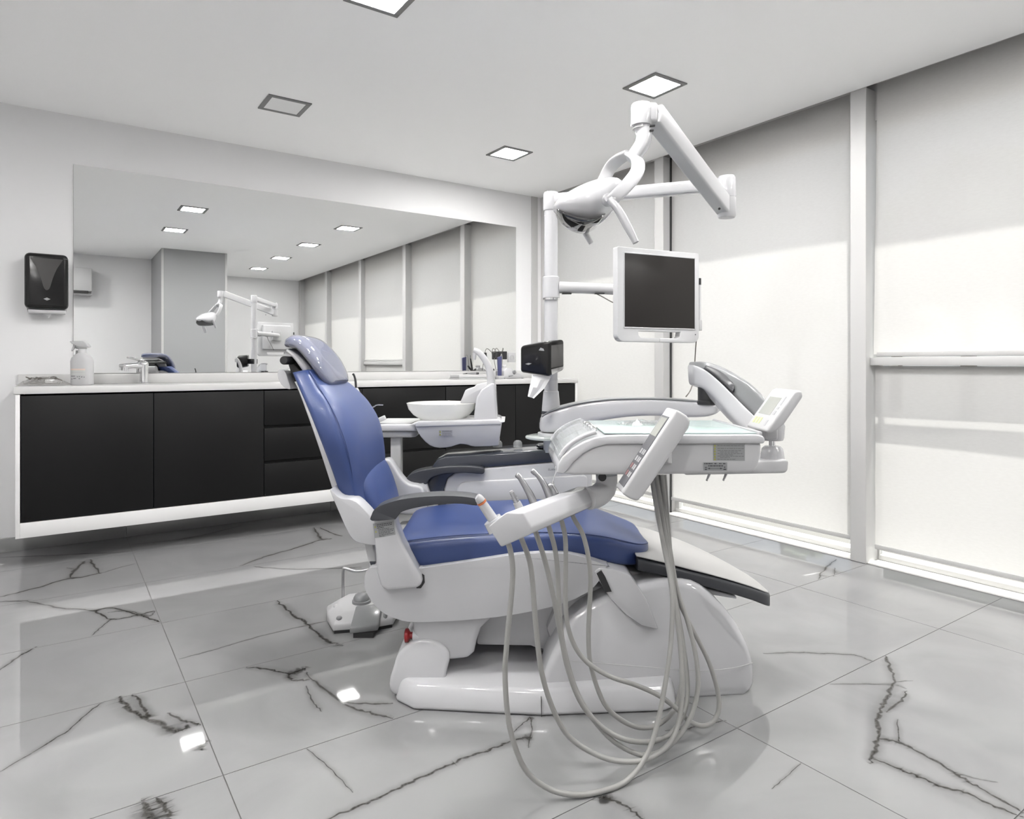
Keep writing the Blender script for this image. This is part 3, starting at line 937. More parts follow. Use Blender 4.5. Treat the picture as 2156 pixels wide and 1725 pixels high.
# tap
td = 3.80
tap = Thing('tap', 'chrome single lever tap on the worktop in front of the mirror', 'tap', (S(303, td), td, ZT))
ts = S(303, td)
tap.part('body', lathe([(0.026, 0.0), (0.026, 0.004), (0.0225, 0.007), (0.0225, 0.085), (0.024, 0.10), (0.024, 0.112), (0.020, 0.122), (0.010, 0.128)], (ts, td, ZT), (0, 0, 1), 28), 'chrome')
tap.part('spout', tube([(ts, td, ZT + 0.098), (ts - 0.022, td - 0.05, ZT + 0.102), (ts - 0.045, td - 0.11, ZT + 0.098)], [0.017, 0.015, 0.013], 16, 6), 'chrome')
tap.part('aerator', lathe([(0.012, 0.0), (0.012, 0.02)], (ts - 0.043, td - 0.104, ZT + 0.072), (0, 0, 1), 18), 'chrome')
tap.part('lever', beam((ts, td, ZT + 0.130), (ts - 0.05, td - 0.05, ZT + 0.150), 0.026, 0.010, 0.004), 'chrome')

# ------------------------------------------------------------------ things on the worktop, right (world frame: close to the wall)
def on_wall(px, py, Y):
    u = (px - CX) / F
    r = FWD + RGT * u
    t = Y / r.y
    return Vector((r.x * t, Y, 1 - (py - CY) / F * t))
Yb = 4.24
a, c = on_wall(956, 796, Yb), on_wall(1029, 796, Yb)
tr = Thing('instrument_box', 'flat white instrument box on the worktop behind the spittoon spout', 'box', ((a.x + c.x) / 2, Yb, ZT), room=True)
tr.part('base', box(a.x, c.x, Yb - 0.07, Yb + 0.07, ZT, ZT + 0.008, 0.002), 'lightgrey')
tr.part('lid', box(a.x + 0.003, c.x - 0.003, Yb - 0.067, Yb + 0.067, ZT + 0.009, ZT + 0.032, 0.005), 'plastic2')
p0, p1 = on_wall(977, 788, Yb), on_wall(1004, 785, Yb)
pr = Thing('probe', 'black and steel probe lying on the flat white box', 'probe', (p0.x, Yb, ZT + 0.032), room=True)
zz = ZT + 0.032 + 0.0085
pr.part('handle', tube([(p0.x + 0.025, Yb, zz), (p0.x + 0.06, Yb, zz), (p1.x, Yb - 0.01, zz)], [0.005, 0.008, 0.008], 10, 3), 'steel')
pr.part('needle', tube([(p0.x - 0.01, Yb, zz - 0.003), (p0.x + 0.026, Yb, zz)], [0.0015, 0.004], 8, 2, smooth=False), 'black')
pr.part('cap', lathe([(0.0082, 0), (0.0082, 0.02)], (p1.x - 0.012, Yb - 0.009, zz), (1, 0, 0), 14), 'black')

# wall socket and charger
Ys = YW - 0.008
a, c = on_wall(1069, 763, Ys), on_wall(1084, 743, Ys)
so = Thing('wall_socket', 'white wall socket by the right edge of the mirror', 'socket', ((a.x + c.x) / 2, Ys, (a.z + c.z) / 2), room=True)
so.part('plate', box(a.x, c.x, Ys - 0.010, Ys, c.z - 0.078, c.z, 0.002), 'plastic2')
so.part('outlet', lathe([(0.021, 0.0), (0.021, 0.003), (0.016, 0.003), (0.016, 0.001)], ((a.x + c.x) / 2, Ys - 0.0102, c.z - 0.039), (0, -1, 0), 24), 'lightgrey')
a, c = on_wall(1053, 757, 4.36), on_wall(1068, 740, 4.36)
ch = Thing('charger', 'black square power adapter plugged in beside the white socket', 'charger', ((a.x + c.x) / 2, 4.39, a.z), room=True)
ch.part('body', box(a.x, c.x, 4.36, Ys - 0.0005, a.z, c.z, 0.005), 'black')
ch.part('cord', tube([(a.x + 0.03, 4.37, c.z - 0.004), (a.x + 0.03, 4.36, c.z + 0.018), (a.x + 0.018, 4.35, c.z + 0.022), (a.x + 0.008, 4.35, c.z - 0.02)], 0.0022, 7, 4), 'cable')

# ultrasonic machine, rack, cup, cords
Yu = 4.22
a, c = on_wall(1051, 796, Yu), on_wall(1095, 768, Yu)
um = Thing('scaler_machine', 'small white ultrasonic machine with dark knob below the socket', 'dental machine', ((a.x + c.x) / 2, Yu, ZT), room=True)
pf = [(a.x, ZT + 0.008), (a.x + 0.004, ZT + 0.06), (a.x + 0.03, ZT + 0.082), (a.x + 0.075, ZT + 0.078), (a.x + 0.115, ZT + 0.05), (c.x, ZT + 0.02), (c.x, ZT + 0.008)]
um.part('body', prism(pf, Yu - 0.06, Yu + 0.06, 'y', 0.010), 'plastic')
um.part('base', box(a.x - 0.006, c.x + 0.006, Yu - 0.064, Yu + 0.064, ZT + 0.003, ZT + 0.009, 0.002), 'lightgrey')
for q in (a.x + 0.012, c.x - 0.012):
    um.part('foot', lathe([(0.008, 0), (0.008, 0.004)], (q, Yu - 0.05, ZT + 0.0001), (0, 0, 1), 12), 'black')
um.part('knob', lathe([(0.016, 0), (0.014, 0.014), (0.011, 0.016)], (a.x + 0.095, Yu - 0.058, ZT + 0.046), (0.3, -1, 0.35), 20), 'greyplastic')
um.part('lever', beam((a.x + 0.045, Yu - 0.063, ZT + 0.018), (a.x + 0.085, Yu - 0.063, ZT + 0.024), 0.006, 0.008, 0.002), 'greyplastic')
um.part('bottle_cap', lathe([(0.02, 0), (0.02, 0.02), (0.015, 0.024)], (a.x + 0.05, Yu + 0.01, ZT + 0.078), (0, 0, 1), 20), 'plastic2')
a, c = on_wall(1047.5, 786, 4.16), on_wall(1055.5, 742, 4.16)
nb = Thing('handpiece_holder', 'narrow navy blue handpiece standing beside the white machine', 'handpiece', ((a.x + c.x) / 2, 4.16, ZT), room=True)
nb.part('grip', prism([(a.x + 0.006, ZT + 0.02), (a.x, ZT + 0.16), (c.x, ZT + 0.17), (c.x - 0.002, ZT + 0.02)], 4.15, 4.17, 'y', 0.004), 'navy')
nb.part('stand', box(a.x - 0.006, c.x + 0.006, 4.13, 4.19, ZT, ZT + 0.022, 0.004), 'lightgrey')
nb.part('cord', tube([(c.x - 0.006, 4.16, ZT + 0.168), (c.x + 0.006, 4.165, ZT + 0.185), (c.x + 0.016, 4.17, ZT + 0.15), (c.x + 0.018, 4.18, ZT + 0.08)], 0.003, 7, 5), 'hose')
a, c = on_wall(1037, 796, 4.20), on_wall(1049, 780, 4.20)
single('cup', lathe([(0.020, 0), (0.022, 0.003), (0.024, 0.058), (0.022, 0.058), (0.020, 0.006)], ((a.x + c.x) / 2, 4.22, ZT), (0, 0, 1), 24), 'plastic2',
       'white cup between the spout and the navy handpiece', 'cup', ((a.x + c.x) / 2, 4.22, ZT), room=True)
a = on_wall(1040, 775, 4.24)
single('cord_bundle', tube([(a.x - 0.045, 4.29, ZT + 0.10), (a.x - 0.02, 4.28, ZT + 0.075), (a.x + 0.01, 4.28, ZT + 0.055), (a.x + 0.03, 4.29, ZT + 0.07), (a.x + 0.01, 4.30, ZT + 0.04), (a.x + 0.03, 4.31, ZT + 0.0045)], [0.006, 0.009, 0.008, 0.006, 0.004, 0.004], 8, 6), 'black',
       'black cord bundle behind the white cup on the worktop', 'cord', (a.x, 4.28, ZT), room=True)
a = on_wall(1026, 760, 4.30)
tb = Thing('toothbrush', 'black slim brush standing behind the spittoon spout', 'brush', (a.x, 4.30, ZT), room=True)
tb.part('handle', tube([(a.x + 0.02, 4.30, ZT + 0.001), (a.x + 0.01, 4.30, ZT + 0.08), (a.x - 0.004, 4.30, ZT + 0.155)], [0.006, 0.007, 0.005], 10, 4), 'black')
tb.part('head', tube([(a.x - 0.004, 4.30, ZT + 0.153), (a.x - 0.005, 4.30, ZT + 0.18)], [0.004, 0.003], 8, smooth=False), 'greyplastic')
a = on_wall(1043, 748, 4.34)
ch.part('cord_plug', box(a.x - 0.010, a.x + 0.010, 4.34, 4.365, a.z - 0.022, a.z + 0.022, 0.005), 'black')
c = on_wall(1053, 744, 4.36)
ch.part('cord', tube([(a.x, 4.352, a.z + 0.02), (a.x + 0.008, 4.352, a.z + 0.046), (a.x + 0.026, 4.355, a.z + 0.052), (c.x + 0.008, 4.365, c.z)], 0.0022, 7, 4), 'cable')
ch.part('cord', tube([(a.x, 4.352, a.z - 0.02), (a.x - 0.008, 4.34, a.z - 0.06), (a.x - 0.002, 4.30, ZT + 0.004)], 0.0022, 7, 4), 'cable')
# ================================================================== DENTAL CHAIR
DC = 2.27
ch = Thing('dental_chair', 'blue reclining dental chair on a white base in the middle of the room', 'dental chair', (0.15, DC, 0.0))

# base on the floor
foot = [(-0.345, 1.965), (-0.285, 1.915), (0.083, 1.880), (0.44, 1.905), (0.475, 1.93), (0.49, 1.98), (0.49, 2.50), (0.40, 2.60), (-0.26, 2.60), (-0.345, 2.50)]
def slope_plate(v):
    k = max(0.0, min(1.0, (v.z - 0.01) / 0.055))
    return (0.07 + (v.x - 0.07) * (1 - 0.03 * k), DC + (v.y - DC) * (1 - 0.06 * k), v.z)
ch.part('base_plate', prism(foot, 0.0, 0.066, 'z', 0.012, 3, taper=slope_plate), 'plastic')
ch.part('plate_joint', box(S(1140, 1.879) - 0.0008, S(1140, 1.879) + 0.0008, 1.876, 1.90, 0.002, 0.05), 'gasket')
def pod_taper(v):
    k = max(0.0, min(1.0, (v.z - 0.06) / 0.18))
    return (v.x + 0.02 * k, DC + (v.y - DC) * (1 - 0.10 * k), v.z)
pod = curve(SZ([(828, 1462), (826, 1400), (838, 1372), (872, 1352), (912, 1356), (940, 1380), (938, 1420), (934, 1462)], 1.98), 5)
ch.part('base_pod', prism(pod, 1.975, 2.56, 'y', 0.02, 3, taper=pod_taper), 'plastic')

# motor housing
hs = SZ([(1138, 1452), (1150, 1408), (1172, 1362), (1200, 1318), (1232, 1290), (1275, 1268), (1330, 1252), (1400, 1235), (1470, 1240), (1522, 1278), (1562, 1324),
         (1592, 1376), (1608, 1420), (1612, 1450), (1612, 1470), (1604, 1483), (1580, 1490), (1150, 1490)], 1.95)
hs = [hs[0]] + [tuple(p) for p in curve(hs[0:14], 3, closed=False)[1:]] + hs[14:]
def house_taper(v):
    k = max(0.0, min(1.0, (v.z - 0.085) / 0.30))
    e = max(0.0, min(1.0, (v.x - 0.50) / 0.25))
    return (v.x, DC + (v.y - DC) * (1 - 0.22 * k ** 1.5) * (1 - 0.30 * e ** 2), v.z)
ch.part('motor_housing', prism(hs, 1.945, 2.60, 'y', 0.035, 4, taper=house_taper), 'plastic')
seam = []
for px in range(1185, 1610, 20):
    s_ = S(px, 1.95); z_ = 0.13 - 0.045 * (px - 1185) / 425
    v = house_taper(Vector((s_, 1.945 - 0.0012, z_)))
    seam.append(v)
ch.part('housing_seam', tube(seam, 0.0014, 6, 2), 'lightgrey')
# lifting links between base and seat
lk = SZ([(1250, 1205), (1262, 1196), (1290, 1198), (1328, 1212), (1362, 1262), (1388, 1328), (1350, 1318), (1318, 1296), (1285, 1262)], 1.97)
ch.part('lift_link', prism(lk, 1.968, 2.42, 'y', 0.008, 2), 'plastic')
ch.part('link_recess', prism(SZ([(1256, 1208), (1266, 1201), (1274, 1214), (1288, 1246), (1274, 1247)], 1.965), 1.964, 1.98, 'y', 0.0), 'black')
col = SZ([(1030, 1260), (1004, 1345), (1000, 1372), (1118, 1374), (1140, 1383), (1158, 1398), (1180, 1370), (1245, 1255)], 2.06)
ch.part('lift_column', prism(col, 2.10, 2.44, 'y', 0.012, 2), 'shell')
ch.part('column_shade_wedge', prism(SZ([(1140, 1380), (1166, 1386), (1156, 1402), (1144, 1398)], 2.05), 2.085, 2.12, 'y', 0.0), 'black')  # black wedge stands in for the shade in the column recess
fin = SZ([(1180, 1262), (1228, 1236), (1285, 1240), (1290, 1262), (1215, 1300), (1165, 1372), (1150, 1330)], 2.05)
ch.part('link_cover', prism(fin, 2.07, 2.46, 'y', 0.015, 2), 'shell')

# seat shell and pedestal
sh = curve(SZ([(778, 1196), (768, 1225), (775, 1252), (800, 1284), (835, 1302), (880, 1309), (1000, 1303), (1100, 1290), (1190, 1268), (1242, 1242), (1266, 1214), (1276, 1192),
               (1276, 1190), (1200, 1166), (1100, 1166), (1000, 1180), (890, 1196), (888, 1196), (830, 1196)], 1.98), 3)
ch.part('seat_shell', prism(sh, 1.975, 2.565, 'y', 0.022, 4), 'shell')
pdl = SZ([(866, 1290), (870, 1340), (882, 1368), (906, 1385), (948, 1392), (986, 1388), (998, 1376), (1003, 1352), (1012, 1325), (1050, 1290)], 2.0)
ch.part('seat_pedestal', prism(pdl, 2.0, 2.53, 'y', 0.016, 3), 'shell')
ch.part('stop_button', lathe([(0.010, 0.0), (0.010, 0.012), (0.020, 0.018), (0.021, 0.026), (0.014, 0.029)], C(872, 1338, 2.02), (-1, 0, 0), 22), 'red', label='red stop button')
ch.part('button_socket', lathe([(0.020, 0), (0.020, 0.02)], C(884, 1338, 2.02), (-1, 0, 0), 22), 'shell')

# seat cushion
rows = [(-0.375, .425, .385, .235), (-0.36, .452, .372, .258), (-0.30, .468, .368, .268), (-0.17, .482, .376, .270), (-0.02, .490, .394, .270), (0.10, .492, .408, .268), (0.20, .486, .402, .262),
        (0.28, .474, .382, .250), (0.345, .455, .368, .226), (0.39, .440, .362, .202), (0.42, .432, .362, .172), (0.437, .426, .365, .138), (0.4445, .418, .374, .10)]
rings = []
for s_, zt, zb, hw in resample_pairs(rows, 4):
    zc, hh = (zt + zb) / 2, (zt - zb) / 2
    r = ring((s_, DC, zc), (0, 1, 0), (0, 0, 1), hw, hh, 44, 5.0)
    for p in r:      # slightly dished top
        if p.z > zc: p.z -= 0.010 * (1 - min(1, abs(p.y - DC) / hw) ** 2) * (p.z - zc) / hh - 0.004
    rings.append(r)
ch.part('seat_cushion', loft(rings), 'blue')
sm = []
for s_, zt, zb, hw in resample_pairs(rows[1:], 4):
    sm.append((s_, DC - hw * 0.93, zt - 0.004))
near_seam = sm
ch.part('seat_piping', tube(near_seam, 0.0016, 6, 1), 'stitch')
ch.part('seat_seam', tube([C(862, 1143, 2.03), C(960, 1136, 2.06), C(1010, 1118, 2.16), C(1000, 1096, 2.28)], 0.001, 6, 5), 'stitch')

# backrest
B = [(752, 1112, 792, 1112, .190), (728, 1082, 770, 1084, .212), (706, 1035, 750, 1040, .232), (686, 985, 742, 982, .252), (662, 925, 728, 924, .268), (640, 868, 704, 864, .250),
     (622, 822, 676, 817, .205), (611, 792, 656, 783, .165), (609, 786, 648, 778, .150)]
bk = slab_loft(B, DC, 4.6, 5, 44)
fu = (C(690, 866, 2.02) - C(750, 1040, 2.04)); fu.y = 0; fu.normalize()
nn = Vector((fu.z, 0, -fu.x))                      # out of the front face
p_lo, p_hi = C(770, 1040, DC).dot(fu), C(650, 800, DC).dot(fu)
def crown(v):
    k = (v.dot(fu) - p_lo) / (p_hi - p_lo)
    amp = 0.024 * max(0.0, min(1.0, (1.02 - k) / 0.45)) * max(0.25, min(1.0, (k + 0.35) / 0.5))
    return amp * max(0.0, 1 - abs((v.y - DC) / 0.262) ** 3.5)
line0 = C(706, 960, 2.0)
for v in bk.verts:
    side = (v.co - Vector((line0.x, v.co.y, line0.z))).dot(nn)
    if side > -0.005: v.co += nn * crown(v.co)
ch.part('backrest', bk, 'blue')
seam = []
for r in resample_pairs(B[1:8], 4):
    hw = r[4]
    seam.append(C(r[2] - 3, r[3], DC - hw * 0.965))
ch.part('backrest_piping', tube(seam, 0.0016, 6, 1), 'stitch')
# lumbar pad
LP = [(745, 1106, 812, 1106, .170), (722, 1066, 800, 1072, .192), (708, 1030, 785, 1034, .200), (700, 1002, 772, 1004, .192), (694, 982, 760, 982, .160), (692, 970, 750, 969, .115), (692, 966, 740, 965, .06)]
ch.part('lumbar_pad', slab_loft(LP, DC + 0.012, 3.0, 5, 40, shift=0.006), 'blue')
ch.part('back_shell', slab_loft([(728, 1110, 752, 1110, .150), (706, 1068, 734, 1070, .19), (682, 1000, 718, 1002, .212), (658, 930, 698, 930, .220), (637, 868, 674, 868, .195), (619, 816, 650, 816, .14), (614, 804, 640, 804, .11)], DC, 4.0, 4, 32), 'shell')
ch.part('back_handle', prism(curve(SZ([(589, 782), (598, 778), (606, 785), (610, 798), (616, 818), (604, 816), (592, 802)], 2.2), 4), 2.18, 2.36, 'y', 0.008, 3), 'plastic')

# headrest
HR = [(599, 729, 602, 713, .095), (606, 731, 612, 706, .125), (616, 733, 630, 711, .140), (630, 745, 648, 727, .146), (645, 763, 664, 746, .148), (658, 781, 677, 765, .146), (671, 800, 689, 787, .138), (682, 814, 697, 803, .12), (689, 818, 698, 810, .095)]
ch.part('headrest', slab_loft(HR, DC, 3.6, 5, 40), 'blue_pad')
ch.part('headrest_cover', slab_loft(HR, DC, 3.4, 5, 40, grow=0.0045), 'cover', label='clear plastic cover over the headrest')
ch.part('headrest_shell', slab_loft([(600, 742, 606, 733, .10), (610, 752, 622, 742, .115), (622, 768, 638, 757, .118), (634, 785, 652, 775, .115), (648, 802, 664, 792, .10)], DC, 3.2, 4, 32), 'plastic2')
ch.part('headrest_arm', prism(SZ([(604, 768), (612, 760), (642, 792), (648, 806), (618, 806)], 2.2), 2.21, 2.33, 'y', 0.005), 'black')
ch.part('dark_recess_block', prism(SZ([(672, 806), (694, 806), (708, 828), (704, 836), (690, 836)], 2.2), 2.20, 2.34, 'y', 0.004), 'black')  # black block stands in for the darkness of the backrest's top recess
ch.part('tilt_knob', lathe([(0.0115, 0), (0.0138, 0.004), (0.0138, 0.30), (0.0115, 0.304)], C(597, 759, 2.14), (0, 1, 0), 26), 'black')

# armrests
def arm(d0, d1, dref, pts, nm='armrest'):
    return prism(curve(SZ(pts, dref), 3), d0, d1, 'y', 0.014, 4)
ch.part('armrest', arm(1.925, 2.0, 1.93, [(784, 1096), (783, 1084), (792, 1070), (820, 1058), (860, 1049), (920, 1044), (970, 1045), (1003, 1050), (1007, 1058), (1003, 1064), (970, 1060), (930, 1061), (890, 1066), (855, 1074), (840, 1082), (832, 1092), (830, 1093)]), 'arm_pad')
ch.part('armrest', arm(2.55, 2.625, 2.56, [(856, 1020), (857, 1006), (868, 996), (890, 989), (940, 982), (980, 981), (1015, 984), (1020, 991), (1015, 998), (980, 995), (940, 997), (912, 1004), (902, 1012), (896, 1020)]), 'arm_pad')
ch.part('arm_bracket', prism(SZ([(783, 1093), (830, 1088), (834, 1110), (846, 1142), (868, 1182), (886, 1214), (889, 1228), (880, 1238), (815, 1243), (803, 1236), (794, 1205), (790, 1150)], 1.95), 1.945, 2.02, 'y', 0.010, 4), 'shell')
ch.part('bracket_gap', prism(SZ([(880, 1205), (893, 1212), (894, 1228), (886, 1240), (876, 1240)], 1.97), 1.972, 1.99, 'y', 0.002), 'black')
ch.part('arm_bracket', prism(SZ([(858, 1016), (896, 1010), (905, 1040), (935, 1100), (880, 1110), (862, 1060)], 2.56), 2.55, 2.62, 'y', 0.010, 4), 'shell')
hc = curve(SZ([(694, 1034), (700, 1036), (716, 1050), (742, 1054), (764, 1072), (784, 1097), (790, 1120), (796, 1146), (776, 1148), (748, 1141), (732, 1122), (712, 1078)], 1.98), 3)
ch.part('hinge_cover', prism(hc, 1.985, 2.06, 'y', 0.010, 4), 'shell')
hf = curve(SZ([(800, 980), (818, 964), (832, 976), (848, 1001), (864, 1015), (886, 1020), (897, 1034), (900, 1070), (860, 1080), (805, 1060)], 2.54), 3)
ch.part('hinge_cover', prism(hf, 2.50, 2.57, 'y', 0.010, 4), 'shell')
ch.part('rear_strut', prism(SZ([(762, 1146), (782, 1148), (790, 1196), (800, 1245), (786, 1240), (776, 1200)], 2.0), 2.02, 2.06, 'y', 0.004), 'lightgrey')
ch.part('rear_pivot', prism(SZ([(776, 1186), (788, 1186), (792, 1216), (784, 1206)], 2.0), 2.012, 2.022, 'y', 0.0), 'slate')

# footrest: dark rim, top coloured pale for its sky reflection
FR = [(0.385, .412, .235), (0.45, .398, .238), (0.53, .376, .233), (0.62, .348, .212), (0.70, .318, .180), (0.77, .287, .140), (0.82, .262, .108), (0.846, .248, .080), (0.858, .240, .050)]
rings, rings2 = [], []
for s_, zt, hw in resample_pairs(FR, 5):
    rings.append(ring((s_, DC - 0.01, zt - 0.0255), (0, 1, 0), (0, 0, 1), hw, 0.0235, 36, 6.0))
    rings2.append(ring((s_ - 0.003, DC - 0.01, zt - 0.0005), (0, 1, 0), (0, 0, 1), max(hw - 0.006, 0.004), 0.0028, 36, 5.0))
ch.part('footrest', loft(rings), 'arm_pad')
ch.part('footrest_pad', loft(rings2), 'padgrey', label='footrest top with the sky sheen in its pale grey')
ch.part('footrest_bracket', prism(SZ([(1300, 1200), (1368, 1208), (1550, 1256), (1552, 1262), (1420, 1240), (1330, 1222)], 2.1), 2.10, 2.42, 'y', 0.004), 'shell')

# warning sticker on the arm bracket: printed strips and two triangles
def sticker(T, p00, p10, p01, nrm, rows_, mat, ink, tri=(), tri_mat='yellow', arrow=None, name='label'):
    """p00 lower left, p10 lower right, p01 upper left (chair frame)"""
    o, e1, e2 = Vector(p00), Vector(p10) - Vector(p00), Vector(p01) - Vector(p00)
    n = Vector(nrm).normalized()
    def q(u, v, k): return o + e1 * u + e2 * v + n * k
    b = bmesh.new()
    f = b.faces.new([b.verts.new(q(*uv, 0.0006)) for uv in ((0, 0), (1, 0), (1, 1), (0, 1))])
    r = bmesh.ops.extrude_face_region(b, geom=[f])
    for v in [x for x in r['geom'] if isinstance(x, bmesh.types.BMVert)]: v.co -= n * 0.0006
    bmesh.ops.recalc_face_normals(b, faces=b.faces)
    pl = T.part(name, b, mat, smooth=False)
    b = bmesh.new()
    for (u0, u1, v, h) in rows_:
        rnd = random.Random(int(u0 * 1000 + v * 777))
        u = u0
        while u < u1 - 0.01:
            l = min(rnd.uniform(0.04, 0.13), u1 - u)
            quad([q(u, v, 0.001), q(u + l, v, 0.001), q(u + l, v + h, 0.001), q(u, v + h, 0.001)], b)
            u += l + 0.018
    if arrow:
        u0, u1, v, h = arrow
        quad([q(u0, v - h * .22, 0.001), q(u1, v - h * .22, 0.001), q(u1, v + h * .22, 0.001), q(u0, v + h * .22, 0.001)], b)
        for a, s_ in ((u0, -1), (u1, 1)):
            b.faces.new([b.verts.new(q(a - s_ * 0.02, v - h, .0011)), b.verts.new(q(a + s_ * 0.09, v, .0011)), b.verts.new(q(a - s_ * 0.02, v + h, .0011))])
    T.part(name + '_print', b, ink, parent=pl, smooth=False)
    if tri:
        b = bmesh.new()
        for (u, v, wu, wv) in tri:
            b.faces.new([b.verts.new(q(u - wu / 2, v, .0011)), b.verts.new(q(u + wu / 2, v, .0011)), b.verts.new(q(u, v + wv, .0011))])
        T.part(name + '_triangles', b, tri_mat, parent=pl, smooth=False)
ds = 1.9445
sticker(ch, C(789, 1133, ds), C(833, 1126, ds), C(785, 1103, ds), (0, -1, 0),
        [(0.18, .90, .84, .05), (0.18, .90, .73, .05), (.18, .5, .62, .05), (.22, .75, .51, .04), (.22, .95, .41, .04), (.22, .92, .31, .04), (.22, .80, .22, .04), (.22, .92, .12, .04), (.22, .5, .03, .04)],
        'label', 'ink', [(0.09, .70, .09, .14), (.10, .36, .09, .14)])

# ------------------------------------------------------------------ foot control
fc_b = W(Vector((0, 0, 0)))
def gp(px, py, z):
    d = F * (1 - z) / (py - CY)
    return (S(px, d), d)
fc = Thing('foot_control', 'white foot control with grey pedal on the floor left of the chair base', 'foot control', (-0.6, 2.55, 0))
bot = [gp(701, 1334, .004), gp(738, 1331, .004), gp(795, 1326, .004), gp(828, 1320, .004), gp(833, 1306, .012), (-0.44, 2.66), (-0.50, 2.74), (-0.60, 2.765), (-0.70, 2.73), (-0.735, 2.63), gp(689, 1309, .012)]
top = []
cx_ = sum(p[0] for p in bot) / len(bot); cy_ = sum(p[1] for p in bot) / len(bot)
rings = []
for z, k in ((0.012, 1.0), (0.034, 1.0), (0.042, 0.96), (0.062, 0.72), (0.066, 0.66)):
    rings.append([Vector((cx_ + (p[0] - cx_) * k, cy_ + (0.0 if k == 1 else 0.012 * (1 - k) * 3) + (p[1] - cy_) * k, z)) for p in bot])
fb = loft(rings); bevel_all(fb, 0.004, 2)
fc.part('body', fb, 'plastic2')
fc.part('rubber_base', prism([(cx_ + (p[0] - cx_) * .96, cy_ + (p[1] - cy_) * .96) for p in bot], 0.0, 0.012, 'z'), 'black')
pl, pr_, = gp(736, 1338, .012), gp(796, 1331, .012)
ped = bmesh.new()
A = [Vector((pl[0], pl[1], .016)), Vector((pr_[0], pr_[1], .016)), Vector((pr_[0] - .004, pr_[1] + .115, .016)), Vector((pl[0] - .004, pl[1] + .115, .016))]
Bq = [A[0] + Vector((0, 0, .022)), A[1] + Vector((0, 0, .022)), A[2] + Vector((0, 0, .062)), A[3] + Vector((0, 0, .062))]
cen = sum(Bq, Vector()) / 4 + Vector((0, 0, .013))
va = [ped.verts.new(p) for p in A]; vb = [ped.verts.new(p) for p in Bq]; vc = ped.verts.new(cen)
ped.faces.new(list(reversed(va)))
for i in range(4):
    ped.faces.new((va[i], va[(i + 1) % 4], vb[(i + 1) % 4], vb[i])); ped.faces.new((vb[i], vb[(i + 1) % 4], vc))
bmesh.ops.recalc_face_normals(ped, faces=ped.faces)
bevel_all(ped, 0.005, 2, 50)
fc.part('pedal', ped, 'greyplastic')
fc.part('pedal_foot', box(pl[0] + .012, pr_[0] - .012, pl[1] + .005, pl[1] + .08, 0.0, .017), 'black')
kd = 2.60
fc.part('dial', lathe([(0.036, 0.0), (0.036, 0.012), (0.033, 0.014), (0.031, 0.014), (0.031, 0.022), (0.024, 0.034), (0.012, 0.040), (0.002, 0.041)], (S(761, kd), kd, 0.063), (0, 0, 1), 32), 'greyplastic')
fc.part('dial_ring', lathe([(0.041, 0.0), (0.041, 0.004), (0.036, 0.005)], (S(761, kd), kd, 0.061), (0, 0, 1), 32), 'plastic2')
for px, py, zz, m_, rr in ((714, 1303, 0.048, 'greyplastic', .011), (708, 1278, 0.052, 'plastic2', .011), (811, 1296, 0.048, 'greyplastic', .008)):
    p = gp(px, py, zz)
    fc.part('button', lathe([(rr, -0.012), (rr, 0.004), (rr * .7, 0.008)], (p[0], p[1], zz), (0, 0, 1), 20), m_)
hd_ = 2.70
fc.part('handle', tube([C(722, 1268, hd_), C(722, 1215, hd_), C(723, 1199, hd_), C(727, 1197, hd_), C(750, 1203, hd_), C(778, 1199, hd_), C(812, 1190, hd_), C(816, 1200, hd_), C(816, 1268, hd_)], 0.0058, 10, 5), 'steel')

# ================================================================== DENTAL UNIT beside the chair
un = Thing('dental_unit', 'white and slate side unit with spittoon and lamp post beyond the chair', 'dental unit', (0.0, 2.68, 0))
d0, d1 = 2.585, 2.83
wb = SZ([(938, 1064), (935, 1030), (942, 1008), (958, 996), (1010, 986), (1172, 973), (1240, 968), (1247, 972), (1247, 1030), (1238, 1050), (1200, 1062)], d0)
un.part('side_body', prism(wb, d0, d1, 'y', 0.008, 3), 'plastic2')
ap = SZ([(960, 1056), (962, 1028), (968, 1018), (980, 1014), (1228, 1000), (1236, 1004), (1240, 1044), (1200, 1056)], d0)
un.part('access_panel', prism(ap, d0 - 0.007, d0 + 0.01, 'y', 0.006, 3), 'plastic2')
db = SZ([(896, 1040), (898, 1008), (912, 978), (922, 966), (938, 961), (1174, 946), (1250, 942), (1254, 950), (1250, 969), (1172, 973), (1010, 986), (958, 996), (942, 1008), (935, 1030), (938, 1056), (905, 1056)], d0)
un.part('top_deck', prism(db, d0 - 0.004, d1 - 0.02, 'y', 0.010, 3), 'slate')
un.part('foot_column', box(-0.12, 0.06, 2.63, 2.78, 0.0, 0.48, 0.01), 'shell')
lt_z = Z(989, d0)
def letters(T, txt, size, origin, e1, e2, mat, parent=None, name='lettering'):
    cu = bpy.data.curves.new(name, 'FONT'); cu.body = txt; cu.size = size; cu.extrude = 0.0002
    to = bpy.data.objects.new('tmp', cu); COL.objects.link(to)
    dg = bpy.context.evaluated_depsgraph_get(); dg.update()
    me = bpy.data.meshes.new_from_object(to.evaluated_get(dg))
    bpy.data.objects.remove(to, do_unlink=True)
    b = bmesh.new(); b.from_mesh(me); bpy.data.meshes.remove(me)
    e1, e2 = Vector(e1).normalized(), Vector(e2).normalized(); n = e1.cross(e2)
    for v in b.verts: v.co = Vector(origin) + e1 * v.co.x + e2 * v.co.y + n * v.co.z
    T.part(name, b, mat, parent=parent, smooth=False)
letters(un, 'ELAN', 0.0115, C(1154, 991, d0 - 0.0012), (1, 0, 0.02), (0, 0, 1), 'greyplastic')
